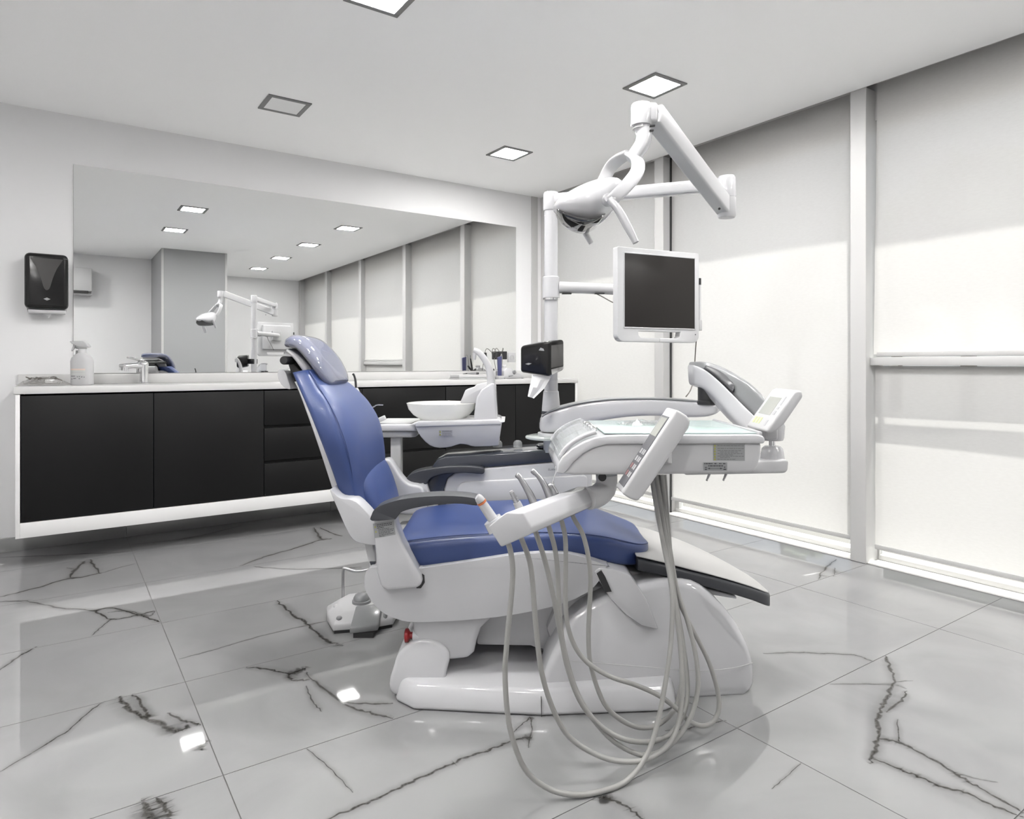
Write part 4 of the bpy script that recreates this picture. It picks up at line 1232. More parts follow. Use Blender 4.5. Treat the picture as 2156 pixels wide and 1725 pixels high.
# cups of clear plastic on the deck
for px, rr in ((1047, .020), (1090, .018)):
    un.part('clear_cap', lathe([(rr, 0.0), (rr, 0.016), (rr * .75, 0.024), (rr * .2, 0.027)], (S(px, 2.68), 2.68, Z(948, d0) + 0.0006), (0, 0, 1), 24), 'acrylic')
un.part('deck_disc', lathe([(0.062, 0.0), (0.062, 0.008), (0.055, 0.013), (0.02, 0.014)], (S(1162, 2.66), 2.66, Z(946, d0)), (0, 0, 1), 40), 'slate')

# spittoon
cd0, cd1 = 2.575, 2.83
cbp = SZ([(877, 895), (880, 889), (1050, 886), (1056, 890), (1055, 900), (1050, 934), (1046, 939), (1000, 941), (985, 937), (968, 935), (950, 941), (925, 944), (905, 938), (888, 920), (879, 903)], 2.60)
cbp = [tuple(p) for p in curve(cbp, 2)]
def sp_taper(v):
    k = max(0.0, min(1.0, (0.765 - v.z) / 0.11))
    return (v.x, 2.70 + (v.y - 2.70) * (1 - 0.35 * k * k), v.z)
un.part('spittoon_base', prism(cbp, cd0, cd1, 'y', 0.014, 4, taper=sp_taper), 'plastic2')
un.part('spittoon_rim', prism(SZ([(876, 890), (882, 886), (1050, 883), (1056, 887), (1056, 893), (876, 898)], 2.60), cd0 - 0.004, cd1 + 0.004, 'y', 0.004, 3), 'plastic')
bc = (S(930, 2.70), 2.70, 0.0)
un.part('glass_bowl', lathe([(0.004, .770), (0.055, .768), (0.085, .776), (0.115, .795), (0.134, .818), (0.1415, .842), (0.138, .843), (0.130, .820), (0.111, .799), (0.083, .781), (0.05, .774), (0.004, .774)], bc, (0, 0, 1), 56), 'frost', label='frosted glass spittoon bowl')
tw = SZ([(996, 892), (1000, 858), (1004, 836), (1014, 820), (1028, 810), (1038, 806), (1043, 812), (1046, 860), (1048, 890)], 2.62)
un.part('tower', prism(tw, 2.62, 2.78, 'y', 0.010, 3), 'plastic')
un.part('cup_filler', prism(SZ([(968, 849), (974, 836), (980, 821), (998, 815), (1003, 810), (1034, 804), (1040, 812), (1012, 824), (1004, 850)], 2.66), 2.655, 2.745, 'y', 0.006, 2), 'plastic2')
un.part('spout', tube([C(1034, 812, 2.66), C(1033, 790, 2.66), C(1027, 769, 2.66), C(1016, 751, 2.66), C(1006, 741, 2.66), C(997, 737, 2.66)], [.017, .0155, .014, .013, .0115, .009], 14, 6, flat=0.8), 'plastic2')
un.part('nozzle', lathe([(0.0055, 0.0), (0.0075, 0.012), (0.0085, 0.028)], C(999, 758, 2.66), (0, 0, 1), 16), 'plastic2')
stk = C(925, 915, 0); dd = cd0 - 0.0012
def stz(px, py): return C(px, py, 2.578)
sticker(un, Vector((S(924, 2.58), cd0 + 0.006, Z(918, 2.58))), Vector((S(953, 2.58), cd0 + 0.006, Z(918, 2.58))), Vector((S(924, 2.58), cd0 - 0.001, Z(905, 2.58))), (0, -1, -0.2),
        [(0.24, .95, .60, .09), (.24, .95, .78, .09), (.24, .95, .12, .09), (.24, .9, .32, .09)], 'label_lt', 'ink_lt', [(0.1, .55, .15, .36), (.1, .08, .15, .36)])

# lamp post
PS, PD = 0.153, 2.60
un.part('post_foot', lathe([(0.0345, .795), (0.0345, .812), (0.036, .818), (0.0355, .83), (0.030, .892), (0.0268, .895), (0.0268, .935)], (PS, PD, 0), (0, 0, 1), 36), 'plastic2')
un.part('post', lathe([(0.0262, .90), (0.0262, 1.672)], (PS, PD, 0), (0, 0, 1), 36), 'plastic')
un.part('post_collar', lathe([(0.0335, 1.258), (0.0335, 1.338), (0.030, 1.342)], (PS, PD, 0), (0, 0, 1), 36), 'plastic')
un.part('collar_ring', lathe([(0.0325, 1.250), (0.0325, 1.257)], (PS, PD, 0), (0, 0, 1), 36), 'chrome')
un.part('post_seam', lathe([(0.0267, 1.578), (0.0267, 1.581)], (PS, PD, 0), (0, 0, 1), 36), 'lightgrey')
un.part('pivot', lathe([(0.030, .655), (0.030, .70), (0.052, .722), (0.052, .732)], (PS, PD, 0), (0, 0, 1), 36), 'plastic2')
un.part('pivot_ring', lathe([(0.037, .805), (0.037, .816)], (PS, PD, 0), (0, 0, 1), 36), 'arm_pad')
un.part('glass_shelf', lathe([(0.004, .7105), (0.088, .7105), (0.092, .713), (0.092, .7185), (0.088, .7215), (0.004, .7215)], (S(1156, 2.58), 2.58, 0), (0, 0, 1), 48), 'glassdisc', label='round frosted glass shelf')

# ------------------------------------------------------------------ operating lamp
E1 = Vector((0.755, 2.335, 0)); J1 = Vector((0.3955, 1.96, 0))
la = Thing('operating_lamp', 'white operating lamp on jointed arms at the top of the post', 'lamp', (PS, PD, 1.672))
la.part('post_cap', lathe([(0.029, 1.60), (0.031, 1.606), (0.031, 1.664), (0.027, 1.672), (0.004, 1.676)], (PS, PD, 0), (0, 0, 1), 32), 'plastic')
la.part('upper_arm', beam((PS, PD, 1.642), (E1.x, E1.y, 1.632), 0.046, 0.046, 0.012), 'plastic')
la.part('elbow', lathe([(0.030, 1.585), (0.031, 1.590), (0.031, 1.652), (0.027, 1.660), (0.004, 1.662)], (E1.x, E1.y, 0), (0, 0, 1), 32), 'plastic')
la.part('elbow_hub', lathe([(0.004, 1.512), (0.027, 1.514), (0.031, 1.52), (0.031, 1.584)], (E1.x, E1.y, 0), (0, 0, 1), 32), 'plastic2')
la.part('spring_arm', beam((E1.x - 0.006, E1.y, 1.552), (J1.x + 0.022, J1.y, 1.738), 0.050, 0.062, 0.008, wd1=0.050, ht1=0.066), 'plastic2')
la.part('arm_screw', lathe([(0.004, 0), (0.004, 0.004)], C(1514, 440, 2.26), (0, -1, 0), 10), 'black')
jt = Vector((0.380, 1.952, 0))
la.part('head_joint', lathe([(0.004, 1.700), (0.0295, 1.700), (0.031, 1.706), (0.031, 1.758), (0.028, 1.764), (0.004, 1.766)], jt, (0, 0, 1), 32), 'plastic')
la.part('joint_cheek', beam((jt.x + 0.005, jt.y, 1.735), (J1.x + 0.03, J1.y, 1.737), 0.044, 0.06, 0.01), 'plastic')
la.part('joint_screw', box(J1.x + 0.006, J1.x + 0.020, 1.925, 1.934, 1.690, 1.695, 0.001), 'black')
la.part('joint_screw', box(J1.x + 0.004, J1.x + 0.016, 1.925, 1.934, 1.676, 1.681, 0.001), 'black')
la.part('neck_tube', tube([(jt.x, jt.y, 1.71), C(1356, 282, 1.95), C(1352, 303, 1.945), C(1340, 322, 1.94), C(1330, 336, 1.935)], [.024, .0235, .0225, .022, .020], 22, 6), 'plastic')
la.part('neck_ring', lathe([(0.0255, 0), (0.0255, 0.004)], (jt.x, jt.y, 1.690), (0, 0, 1), 28), 'lightgrey')
def ribbon(pts, wv, th, mat, name):
    rings = []
    P = curve(pts, 6, closed=False)
    for i, p in enumerate(P):
        t = (P[min(i + 1, len(P) - 1)] - P[max(i - 1, 0)]).normalized()
        wdir = Vector(wv); wdir = (wdir - t * wdir.dot(t)).normalized()
        k = i / (len(P) - 1)
        rings.append(ring(p, wdir, t.cross(wdir), (0.021 - 0.004 * k), th, 20, 4.0))
    la.part(name, loft(rings), mat)
ribbon([C(1328, 326, 1.93), C(1342, 338, 1.88), C(1341, 362, 1.835), C(1322, 388, 1.815), C(1300, 410, 1.81), C(1286, 424, 1.815)], (0.7, 0, -0.2), 0.0065, 'plastic', 'yoke')
ribbon([C(1328, 324, 1.94), C(1306, 334, 2.0), C(1286, 352, 2.035), C(1270, 382, 2.045), C(1258, 408, 2.04), C(1252, 422, 2.03)], (0.7, 0, -0.2), 0.0065, 'plastic2', 'yoke')
HD = [(1166, 431, 1167, 441, .020), (1180, 410, 1182, 447, .058), (1203, 390, 1207, 457, .082), (1234, 372, 1238, 463, .094), (1266, 361, 1264, 461, .094), (1293, 360, 1285, 448, .078), (1310, 370, 1302, 430, .050), (1317, 386, 1313, 412, .022)]
la.part('lamp_head', slab_loft(HD, 1.925, 2.2, 5, 40), 'plastic')
LN = [(1168, 434, 1171, 443, .022), (1184, 440, 1187, 457, .060), (1214, 450, 1219, 468, .085), (1243, 455, 1243, 470, .092), (1268, 450, 1263, 464, .080), (1280, 444, 1276, 452, .04)]
la.part('lens', slab_loft(LN, 1.925, 2.4, 5, 40), 'lens', label='dark reflector glass')
la.part('handle_mount', lathe([(0.016, 0), (0.017, 0.02), (0.013, 0.03)], C(1279, 424, 1.84), (0, -1, 0.1), 24), 'plastic')
la.part('handle_badge', box(S(1289, 1.805), S(1296, 1.805), 1.797, 1.801, Z(424, 1.805), Z(417, 1.805), 0.001), 'lightgrey')
la.part('handle', tube([C(1283, 420, 1.81), C(1300, 440, 1.805), C(1322, 478, 1.80), C(1339, 511, 1.795)], [.012, .0135, .0145, .011], 18, 6, flat=0.75, up=(0, -1, 0)), 'plastic')
la.part('handle', tube([C(1216, 456, 2.03), C(1228, 482, 2.03), C(1245, 513, 2.03)], [.011, .0125, .010], 18, 6, flat=0.75, up=(0, -1, 0)), 'plastic2')

# ------------------------------------------------------------------ monitor on its arm
mL, mR = Vector((0.385, 2.424, 0)), Vector((0.728, 2.584, 0))
mu = (mR - mL).normalized(); mn = Vector((mu.y, -mu.x, 0))       # mn faces the viewer
MW = (mR - mL).length
mo = Thing('monitor', 'white framed monitor with dark screen held by an arm on the post', 'monitor', (PS, PD, 1.25))
def mp(u, z, k=0.0): return mL + mu * u + mn * k + Vector((0, 0, z))
def mbox(u0, u1, z0, z1, k0, k1, bev=0.004, bm=None):
    b = bmesh.new()
    vs = [[b.verts.new(mp(u, z, k)) for (u, z) in ((u0, z0), (u1, z0), (u1, z1), (u0, z1))] for k in (k0, k1)]
    b.faces.new(vs[0]); b.faces.new(list(reversed(vs[1])))
    for i in range(4): b.faces.new((vs[0][i], vs[1][i], vs[1][(i + 1) % 4], vs[0][(i + 1) % 4]))
    bmesh.ops.recalc_face_normals(b, faces=b.faces)
    bevel_all(b, bev, 3)
    return join(bm, b) if bm is not None else b
ZB, ZTP = 1.082, 1.430
SLOT0, SLOT1, ZS0, ZS1 = 0.095, 0.285, 1.098, 1.122
cs = bmesh.new()
def mprism(poly, k0, k1, bev):
    b = bmesh.new()
    vs = [[b.verts.new(mp(u, z, k)) for (u, z) in poly] for k in (k0, k1)]
    b.faces.new(vs[0]); b.faces.new(list(reversed(vs[1])))
    n = len(poly)
    for i in range(n): b.faces.new((vs[0][i], vs[1][i], vs[1][(i + 1) % n], vs[0][(i + 1) % n]))
    bmesh.ops.recalc_face_normals(b, faces=b.faces)
    if bev: bevel_all(b, bev, 3, 50)
    return b
r_ = 0.028
def arc(cx_, cz_, r, a0, a1, n=6): return [(cx_ + r * math.cos(math.radians(a0 + (a1 - a0) * k / n)), cz_ + r * math.sin(math.radians(a0 + (a1 - a0) * k / n))) for k in range(n + 1)]
# C-shaped outline so that the slot stays open; the two lips meet in the middle of the bottom bar
outl = [(0.19, ZB)] + arc(MW - r_, ZB + r_, r_, -90, 0) + arc(MW - .006, ZTP - .006, .006, 0, 90, 3) + arc(.006, ZTP - .006, .006, 90, 180, 3) + arc(r_, ZB + r_, r_, 180, 270) + [(0.1899, ZB)] \
    + [(0.1899, ZS0)] + [(SLOT0 + .01, ZS0), (SLOT0, ZS0 + .008), (SLOT0 - .003, ZS1), (SLOT1 + .003, ZS1), (SLOT1, ZS0 + .008), (SLOT1 - .01, ZS0)] + [(0.19, ZS0)]
mo.part('casing', mprism(outl, -0.030, 0.0, 0.0022), 'plastic2')
mo.part('screen', mbox(0.030, MW - 0.022, 1.136, 1.408, -0.004, 0.0012, 0.0006), 'screen')
sf = bmesh.new()
mbox(0.026, 0.0305, 1.132, 1.412, -0.004, 0.0022, 0.001, sf); mbox(MW - 0.0225, MW - 0.018, 1.132, 1.412, -0.004, 0.0022, 0.001, sf)
mbox(0.0305, MW - 0.0225, 1.4075, 1.412, -0.004, 0.0022, 0.001, sf); mbox(0.0305, MW - 0.0225, 1.132, 1.1365, -0.004, 0.0022, 0.001, sf)
mo.part('screen_frame', sf, 'plastic')
mo.part('power_light', mbox(MW - 0.020, MW - 0.016, 1.112, 1.116, -0.002, 0.001, 0.0), 'ink')
mo.part('rear_housing', mprism([(0.04, 1.15), (MW - 0.04, 1.15), (MW - 0.04, 1.40), (0.04, 1.40)], -0.058, -0.030, 0.008), 'plastic2')
mc = mp(MW / 2 - 0.02, 1.29, -0.075)
mo.part('mount', mbox(MW / 2 - 0.06, MW / 2 + 0.04, 1.24, 1.34, -0.078, -0.0575, 0.004), 'lightgrey')
mo.part('arm', tube([(PS + 0.03, PD + 0.002, 1.300), (PS + 0.12, PD + 0.004, 1.298), (mc.x - 0.05, PD + 0.02, 1.292), (mc.x, mc.y + 0.012, 1.29)], [.0235, .0215, .021, .020], 20, 5), 'plastic2')
for px in (1183, 1252):
    mo.part('cable_slot', box(S(px, 2.6), S(px + 20, 2.6), 2.586, 2.612, Z(619.5, 2.6), Z(618, 2.6), 0.0003), 'black')
mo.part('cable', tube([C(1256, 619, 2.6), C(1270, 626, 2.59), C(1290, 637, 2.57), C(1318, 650, 2.55), C(1340, 690, 2.56)], 0.0022, 8, 6), 'cable')
# pen camera in a clip on the right edge
wc_ = Thing('pen_camera', 'slim white pen camera with black tip clipped to the monitor edge', 'camera', tuple(mp(MW + 0.006, 1.12, -0.02)))
q0 = mp(MW + 0.010, 0, -0.016)
wc_.part('body', tube([(q0.x + .002, q0.y, 1.165), (q0.x + .0035, q0.y, 1.27), (q0.x + .0045, q0.y, 1.312)], [.0085, .0072, .0066], 14, 4), 'plastic2')
wc_.part('tip', tube([(q0.x + .0045, q0.y, 1.310), (q0.x + .005, q0.y, 1.336)], [.0068, .0064], 14, smooth=False), 'black')
wc_.part('clip', mbox(MW + 0.0005, MW + 0.020, 1.130, 1.172, -0.03, -0.004, 0.003), 'lightgrey')
wc_.part('cord', tube([(q0.x - .004, q0.y, 1.132), (q0.x - .009, q0.y + .005, 1.06), (q0.x - .018, q0.y, 0.95), (q0.x - 0.05, q0.y - 0.08, 0.905), (q0.x - 0.09, q0.y - 0.16, 0.88)], 0.0022, 7, 6), 'cable')

# ------------------------------------------------------------------ towel dispenser on the post
k0 = Vector((0.135, 2.42, 0)); kl = Vector((0.0285, 2.500, 0)); kr = Vector((0.1985, 2.497, 0))
kb = kl + kr - k0
td_ = Thing('tissue_dispenser', 'glossy black tissue dispenser clamped to the white post with a tissue hanging out', 'tissue dispenser', (PS, PD - 0.02, 0.95))
b = bmesh.new()
def vz(p, z): return Vector((p.x, p.y, z))
lo = [vz(kl, .968), vz(k0, .952), vz(kr, .976), vz(kb, .975)]
hi = [vz(kl, 1.066), vz(k0, 1.0845), vz(kr, 1.093), vz(kb, 1.085)]
va = [b.verts.new(p) for p in lo]; vb = [b.verts.new(p) for p in hi]
b.faces.new(va); b.faces.new(list(reversed(vb)))
for i in range(4): b.faces.new((va[i], vb[i], vb[(i + 1) % 4], va[(i + 1) % 4]))
bmesh.ops.recalc_face_normals(b, faces=b.faces)
bevel_all(b, 0.012, 4)
td_.part('casing', b, 'blackgloss')
fa, fb_ = (kr - k0), (k0 - kl)
na = Vector((fa.y, -fa.x, 0)).normalized(); nb_ = Vector((fb_.y, -fb_.x, 0)).normalized()
def kq(o, e, u, z, n, k): return Vector((o.x, o.y, 0)) + Vector((e.x, e.y, 0)) * u + n * k + Vector((0, 0, z))
def plate(o, e, n, pts, k0_, k1_):
    b = bmesh.new()
    A = [b.verts.new(kq(o, e, u, z, n, k0_)) for u, z in pts]; Bv = [b.verts.new(kq(o, e, u, z, n, k1_)) for u, z in pts]
    b.faces.new(A); b.faces.new(list(reversed(Bv)))
    for i in range(len(pts)): b.faces.new((A[i], Bv[i], Bv[(i + 1) % len(pts)], A[(i + 1) % len(pts)]))
    bmesh.ops.recalc_face_normals(b, faces=b.faces)
    return b
td_.part('side_window', plate(k0, fa, na, [(0.12, .985), (.90, .995), (.84, 1.074), (.12, 1.068)], -.004, 0.0012), 'smoke', label='smoky grey side window')
td_.part('lower_trim', plate(k0, fa, na, [(0.16, .960), (.90, .982), (.90, .991), (.12, .980)], -.004, 0.0014), 'chrome')
td_.part('emblem', plate(kl, fb_, nb_, [(0.20, 1.000), (.31, 1.004), (.42, 1.002), (.31, .996)], -.002, 0.0008), 'label')
td_.part('emblem', plate(kl, fb_, nb_, [(0.66, 1.050), (.72, 1.060), (.82, 1.056), (.84, 1.048)], -.002, 0.0008), 'label')
td_.part('clamp', box(PS - 0.03, PS + 0.03, PD - 0.05, PD + 0.02, 1.0, 1.05, 0.006), 'black')
b = bmesh.new(); prev = None
pa = [C(1120, 789, 2.47), C(1119, 800, 2.45), C(1115, 815, 2.44), C(1111, 835, 2.435)]
pb = [C(1160, 793, 2.46), C(1157, 800, 2.45), C(1146, 818, 2.44), C(1124, 839, 2.435)]
for k in range(4):
    row = [b.verts.new(pa[k].lerp(pb[k], j / 4) + Vector((0, 0.006 * math.sin(j * 1.9 + k), 0))) for j in range(5)]
    if prev:
        for j in range(4): b.faces.new((prev[j], prev[j + 1], row[j + 1], row[j]))
    prev = row
bmesh.ops.solidify(b, geom=b.faces[:], thickness=0.0008)
td_.part('tissue', b, 'paper')

# ------------------------------------------------------------------ assistant tray
at = Thing('assistant_tray', 'small white instrument tray on a white column behind the backrest', 'tray', (-0.47, 2.72, 0.45))
tz = .760
ty = [(-0.56, 2.64), (-0.385, 2.64), (-0.370, 2.66), (-0.372, 2.92), (-0.40, 2.935), (-0.56, 2.935)]
at.part('tray', prism(ty, tz - .028, tz, 'z', 0.006, 3), 'plastic')
at.part('tray_skirt', prism([(-0.55, 2.655), (-0.40, 2.655), (-0.385, 2.68), (-0.387, 2.90), (-0.55, 2.92)], tz - .055, tz - .0285, 'z', 0.008, 3), 'plastic2')
at.part('tray_mat', prism([(-0.545, 2.665), (-0.405, 2.665), (-0.395, 2.91), (-0.545, 2.91)], tz, tz + .002, 'z'), 'lightgrey')
at.part('column', box(S(824, 2.70), S(845, 2.70), 2.68, 2.74, 0.42, tz - .0555, 0.004), 'plastic2')
at.part('swing_arm', box(S(836, 2.70), -0.285, 2.685, 2.735, 0.47, 0.515, 0.005), 'cabwhite')
at.part('holder', beam(C(782, 892, 2.66), C(811, 879, 2.66), 0.03, 0.018, 0.003), 'plastic2')
at.part('holder_rack', box(S(745, 2.68), S(790, 2.68), 2.65, 2.70, .735, .765, 0.006), 'plastic2')
cl = Thing('curing_light', 'white curing light wand with black curved tip behind the backrest', 'curing light', tuple(C(768, 895, 2.68)))
cl.part('handle', tube([C(750, 817, 2.68), C(752, 828, 2.68), C(756, 845, 2.68), C(761, 868, 2.68), C(767, 890, 2.68)], [.007, .0115, .0125, .011, .0095], 20, 6), 'plastic')
cl.part('button_panel', tube([C(754.5, 838, 2.6685), C(757.5, 850, 2.6685), C(761, 862, 2.6705)], [.004, .0075, .004], 14, 5, flat=.35, up=(1, 0, 0)), 'blackgloss')
cl.part('button', lathe([(0.004, 0), (0.0035, .002)], C(756.5, 846, 2.665), (0, -1, 0), 14), 'lightgrey')
cl.part('tip', tube([C(749.5, 816, 2.68), C(748.5, 802, 2.68), C(746, 792, 2.68), C(743, 787, 2.68)], [.0046, .0044, .0042, .0046], 12, 5), 'black')
sy = Thing('air_syringe', 'white air water syringe with bent chrome tip behind the backrest', 'syringe', tuple(C(776, 893, 2.69)))
sy.part('handle', tube([C(777, 862, 2.69), C(777, 876, 2.69), C(776, 892, 2.69)], [.0125, .011, .010], 16, 4), 'lightgrey')
sy.part('valve_head', tube([C(767, 862, 2.69), C(773, 858.5, 2.69), C(781, 859.5, 2.69)], [.007, .0105, .008], 14, 4), 'lightgrey')
sy.part('tip', tube([C(780, 860, 2.69), C(788, 856, 2.69), C(794, 853, 2.69), C(807, 853, 2.69)], [.003, .0026, .0024, .0022], 8, 5), 'chrome')

# ================================================================== INSTRUMENT TABLE
it = Thing('instrument_table', 'white instrument table on a long jointed arm in front of the chair', 'instrument table', (PS, PD, 0.73))
# long arm from the post
AR = [(1136, 891, 1136, 902, .012, 2.610), (1141, 878, 1141, 910, .034, 2.608), (1158, 867, 1158, 913, .050, 2.60), (1190, 857, 1190, 910, .052, 2.575), (1230, 848, 1230, 896, .050, 2.54), (1280, 842, 1280, 885, .048, 2.49),
      (1340, 840, 1340, 878, .046, 2.435), (1400, 841, 1400, 877, .046, 2.375), (1450, 844, 1450, 880, .046, 2.325), (1488, 848, 1488, 879, .046, 2.285), (1508, 852, 1508, 873, .040, 2.265), (1518, 857, 1518, 864, .015, 2.255)]
it.part('long_arm', slab_loft(AR, 2.4, 5.0, 4, 36), 'plastic')
TT = [(r[0], r[1] - 2.2, r[2], r[1] + 1.5, r[4] * .95, r[5]) for r in AR[1:-1]]
it.part('arm_trim', slab_loft(TT, 2.4, 6.0, 4, 28), 'greyplastic')
it.part('elbow', lathe([(0.042, .862), (0.042, .874), (0.036, .876), (0.036, .925)], (S(1492, 2.27), 2.27, 0), (0, 0, 1), 32), 'black')
# spring arm coming down towards the viewer
A2 = [(1458, 770, 1461, 808, .030, 2.30), (1464, 769, 1467, 813, .046, 2.295), (1485, 777, 1487, 821, .050, 2.26), (1512, 798, 1510, 842, .050, 2.205), (1542, 827, 1536, 872, .050, 2.14), (1572, 857, 1562, 898, .050, 2.07), (1600, 884, 1590, 917, .048, 2.0), (1622, 904, 1612, 925, .044, 1.955)]
it.part('spring_arm', slab_loft(A2, 2.1, 5.0, 4, 36), 'plastic')
A3 = [(1462, 773, 1465, 762, .040, 2.31), (1480, 779, 1488, 762, .046, 2.275), (1508, 798, 1521, 771, .047, 2.225), (1538, 826, 1553, 787, .047, 2.165), (1567, 855, 1583, 806, .047, 2.10), (1594, 880, 1611, 832, .046, 2.04), (1610, 896, 1624, 858, .04, 2.0)]
it.part('arm_cover', slab_loft(A3, 2.1, 3.4, 4, 36), 'greyplastic', label='grey hood on the spring arm')
A4 = [(1483, 776, 1488, 769, .0485, 2.268), (1508, 793, 1518, 781, .0498, 2.222), (1530, 813, 1541, 800, .0498, 2.18), (1543, 826, 1546, 812, .0490, 2.15)]
it.part('arm_inset', slab_loft(A4, 2.1, 6.0, 4, 28), 'deepgrey')
# pivot stack at the right rear of the table
pvx, pvd = S(1626, 1.98), 1.98
it.part('pivot_cup', lathe([(0.030, Z(927, 1.98)), (0.033, Z(922, 1.98)), (0.036, Z(898, 1.98)), (0.030, Z(888, 1.98))], (pvx, pvd, 0), (0, 0, 1), 32), 'plastic')
it.part('pivot_rod', lathe([(0.0095, Z(940, 1.98)), (0.0095, Z(925, 1.98))], (pvx, pvd, 0), (0, 0, 1), 20), 'chrome')
it.part('pivot_cone', lathe([(0.035, Z(968, 1.98)), (0.033, Z(955, 1.98)), (0.030, Z(945, 1.98)), (0.022, Z(939, 1.98))], (pvx, pvd, 0), (0, 0, 1), 32), 'plastic')
it.part('rear_block', prism(SZ([(1440, 977), (1655, 967), (1658, 972), (1657, 990), (1650, 996), (1440, 1000)], 1.94), 1.93, 2.10, 'y', 0.008, 3), 'plastic2')

# table body
TD0, TD1 = 1.70, 2.10
up = SZ([(1171, 996), (1174, 978), (1184, 962), (1204, 944), (1230, 929), (1252, 921), (1276, 917), (1300, 916), (1596, 915), (1606, 918), (1610, 926), (1608, 934), (1276, 936), (1250, 943), (1228, 955), (1208, 972), (1192, 992), (1186, 998)], TD0)
it.part('table_rim', prism(up, TD0 - 0.006, TD1, 'y', 0.007, 3), 'plastic')
lw_ = SZ([(1184, 998), (1206, 972), (1228, 953), (1252, 941), (1280, 934), (1604, 932), (1603, 958), (1597, 982), (1589, 993), (1580, 997), (1360, 1000), (1210, 1001)], TD0)
it.part('table_body', prism(lw_, TD0, TD1 - 0.006, 'y', 0.009, 3), 'plastic2')
def shelf_taper(v): return (v.x, v.y, v.z)
zt_ = Z(915, TD0)
it.part('table_mat', box(S(1272, 1.72), S(1590, 1.72), TD0 + 0.012, TD1 - 0.012, zt_ - 0.0002, zt_ + 0.003, 0.001), 'teal', label='pale teal mat')
rb = bmesh.new()
box(S(1592, 1.72), S(1606, 1.70), TD0 + 0.002, TD1 - 0.002, zt_ - 0.003, zt_ + 0.007, 0.003, bm=rb)
it.part('mat_edge', rb, 'plastic')
# clear ramp cover at the left
rl = [(1256, 919), (1232, 927), (1208, 940), (1190, 956), (1180, 972)]
far_ = [C(a, b_, TD0) for a, b_ in rl]
rails = []
for y_ in (TD0 + 0.012, TD1 - 0.02):
    it.part('ramp_rail', tube([Vector((p.x, y_, p.z + 0.010)) for p in far_], 0.0065, 10, 5), 'plastic')
b = bmesh.new(); prev = None
for p in curve(far_, 5, closed=False):
    row = (b.verts.new((p.x, TD0 + 0.014, p.z + 0.016)), b.verts.new((p.x, TD1 - 0.022, p.z + 0.016)))
    if prev: b.faces.new((prev[0], row[0], row[1], prev[1]))
    prev = row
bmesh.ops.solidify(b, geom=b.faces[:], thickness=0.002)
it.part('ramp_cover', b, 'acrylic')
it.part('ramp_end', box(S(1177, 1.71), S(1181, 1.71), TD0 + 0.006, TD1 - 0.014, Z(990, 1.71), Z(958, 1.71), 0.001), 'acrylic')
hb = bmesh.new()
for k in range(7):
    y_ = TD0 + 0.06 + k * 0.028
    box(S(1250, 1.72) - 0.004 + 0.003 * (k % 2), S(1262, 1.72), y_, y_ + 0.02, zt_ - 0.004, zt_ + 0.014, 0.003, bm=hb)
it.part('serrated_clip', hb, 'chrome')
# stickers on the front
df = TD0 - 0.0002
sticker(it, C(1501, 970, df), C(1568, 970.5, df), C(1501, 934, df), (0, -1, 0),
        [(.13, .97, .86, .035), (.14, .97, .70, .035), (.14, .88, .575, .035), (.22, .78, .49, .035), (.14, .95, .405, .035), (.22, .65, .325, .035), (.14, .97, .245, .035), (.22, .53, .165, .035), (.14, .72, .06, .035)],
        'label', 'ink_lt', [(.06, .82, .075, .13), (.06, .66, .075, .13), (.06, .50, .075, .13), (.06, .34, .075, .13), (.06, .18, .075, .13), (.06, .02, .075, .13)])
sticker(it, C(1481, 991, df), C(1531, 991, df), C(1481, 974, df), (0, -1, 0),
        [(.03, .38, .80, .12), (.46, .56, .80, .12), (.66, .76, .80, .12), (.82, .92, .80, .12), (.2, .82, .52, .12), (.06, .14, .08, .14), (.84, .95, .08, .14), (.06, .14, .34, .10), (.86, .92, .36, .12)],
        'label', 'ink', arrow=(.25, .72, .26, .10))
for px in (1494, 1529):
    it.part('toggle', tube([C(px, 999, 1.74), C(px - 3, 1006, 1.735), C(px - 6, 1012, 1.73)], [.004, .0035, .003], 8, 3), 'chrome')

# keypad paddle in front of the table
kp = SZ([(1308, 1039), (1423, 862), (1434, 868), (1446, 876), (1453, 888), (1449, 902), (1354, 1044), (1341, 1056), (1326, 1050)], 1.60)
it.part('keypad_body', prism(kp, 1.595, 1.695, 'y', 0.006, 3), 'plastic2')
n0, n1 = C(1308, 1039, 1.60), C(1423, 862, 1.60)
ku = n1 - n0; kn = Vector((-ku.z, 0, ku.x)).normalized()
if kn.x > 0: kn = -kn
def kf(t, w_, h=0.0): return n0 + ku * t + Vector((0, 0.004 + 0.090 * w_ - 0.005, 0)) + kn * h
def face_plate(T, f, t0, t1, w0, w1, h, mat, name, parent=None, th=0.0008, label=None):
    b = bmesh.new()
    A = [b.verts.new(f(t, w_, h)) for t, w_ in ((t0, w0), (t1, w0), (t1, w1), (t0, w1))]
    Bv = [b.verts.new(f(t, w_, h - th - 0.0006)) for t, w_ in ((t0, w0), (t1, w0), (t1, w1), (t0, w1))]
    b.faces.new(A); b.faces.new(list(reversed(Bv)))
    for i in range(4): b.faces.new((A[i], Bv[i], Bv[(i + 1) % 4], A[(i + 1) % 4]))
    bmesh.ops.recalc_face_normals(b, faces=b.faces)
    return T.part(name, b, mat, parent=parent, smooth=False, label=label)
kpan = face_plate(it, kf, .06, .90, .13, .93, 0.001, 'panel_face', 'keypad_face')
face_plate(it, kf, .66, .88, .20, .85, 0.0016, 'lcd', 'keypad_display', kpan)
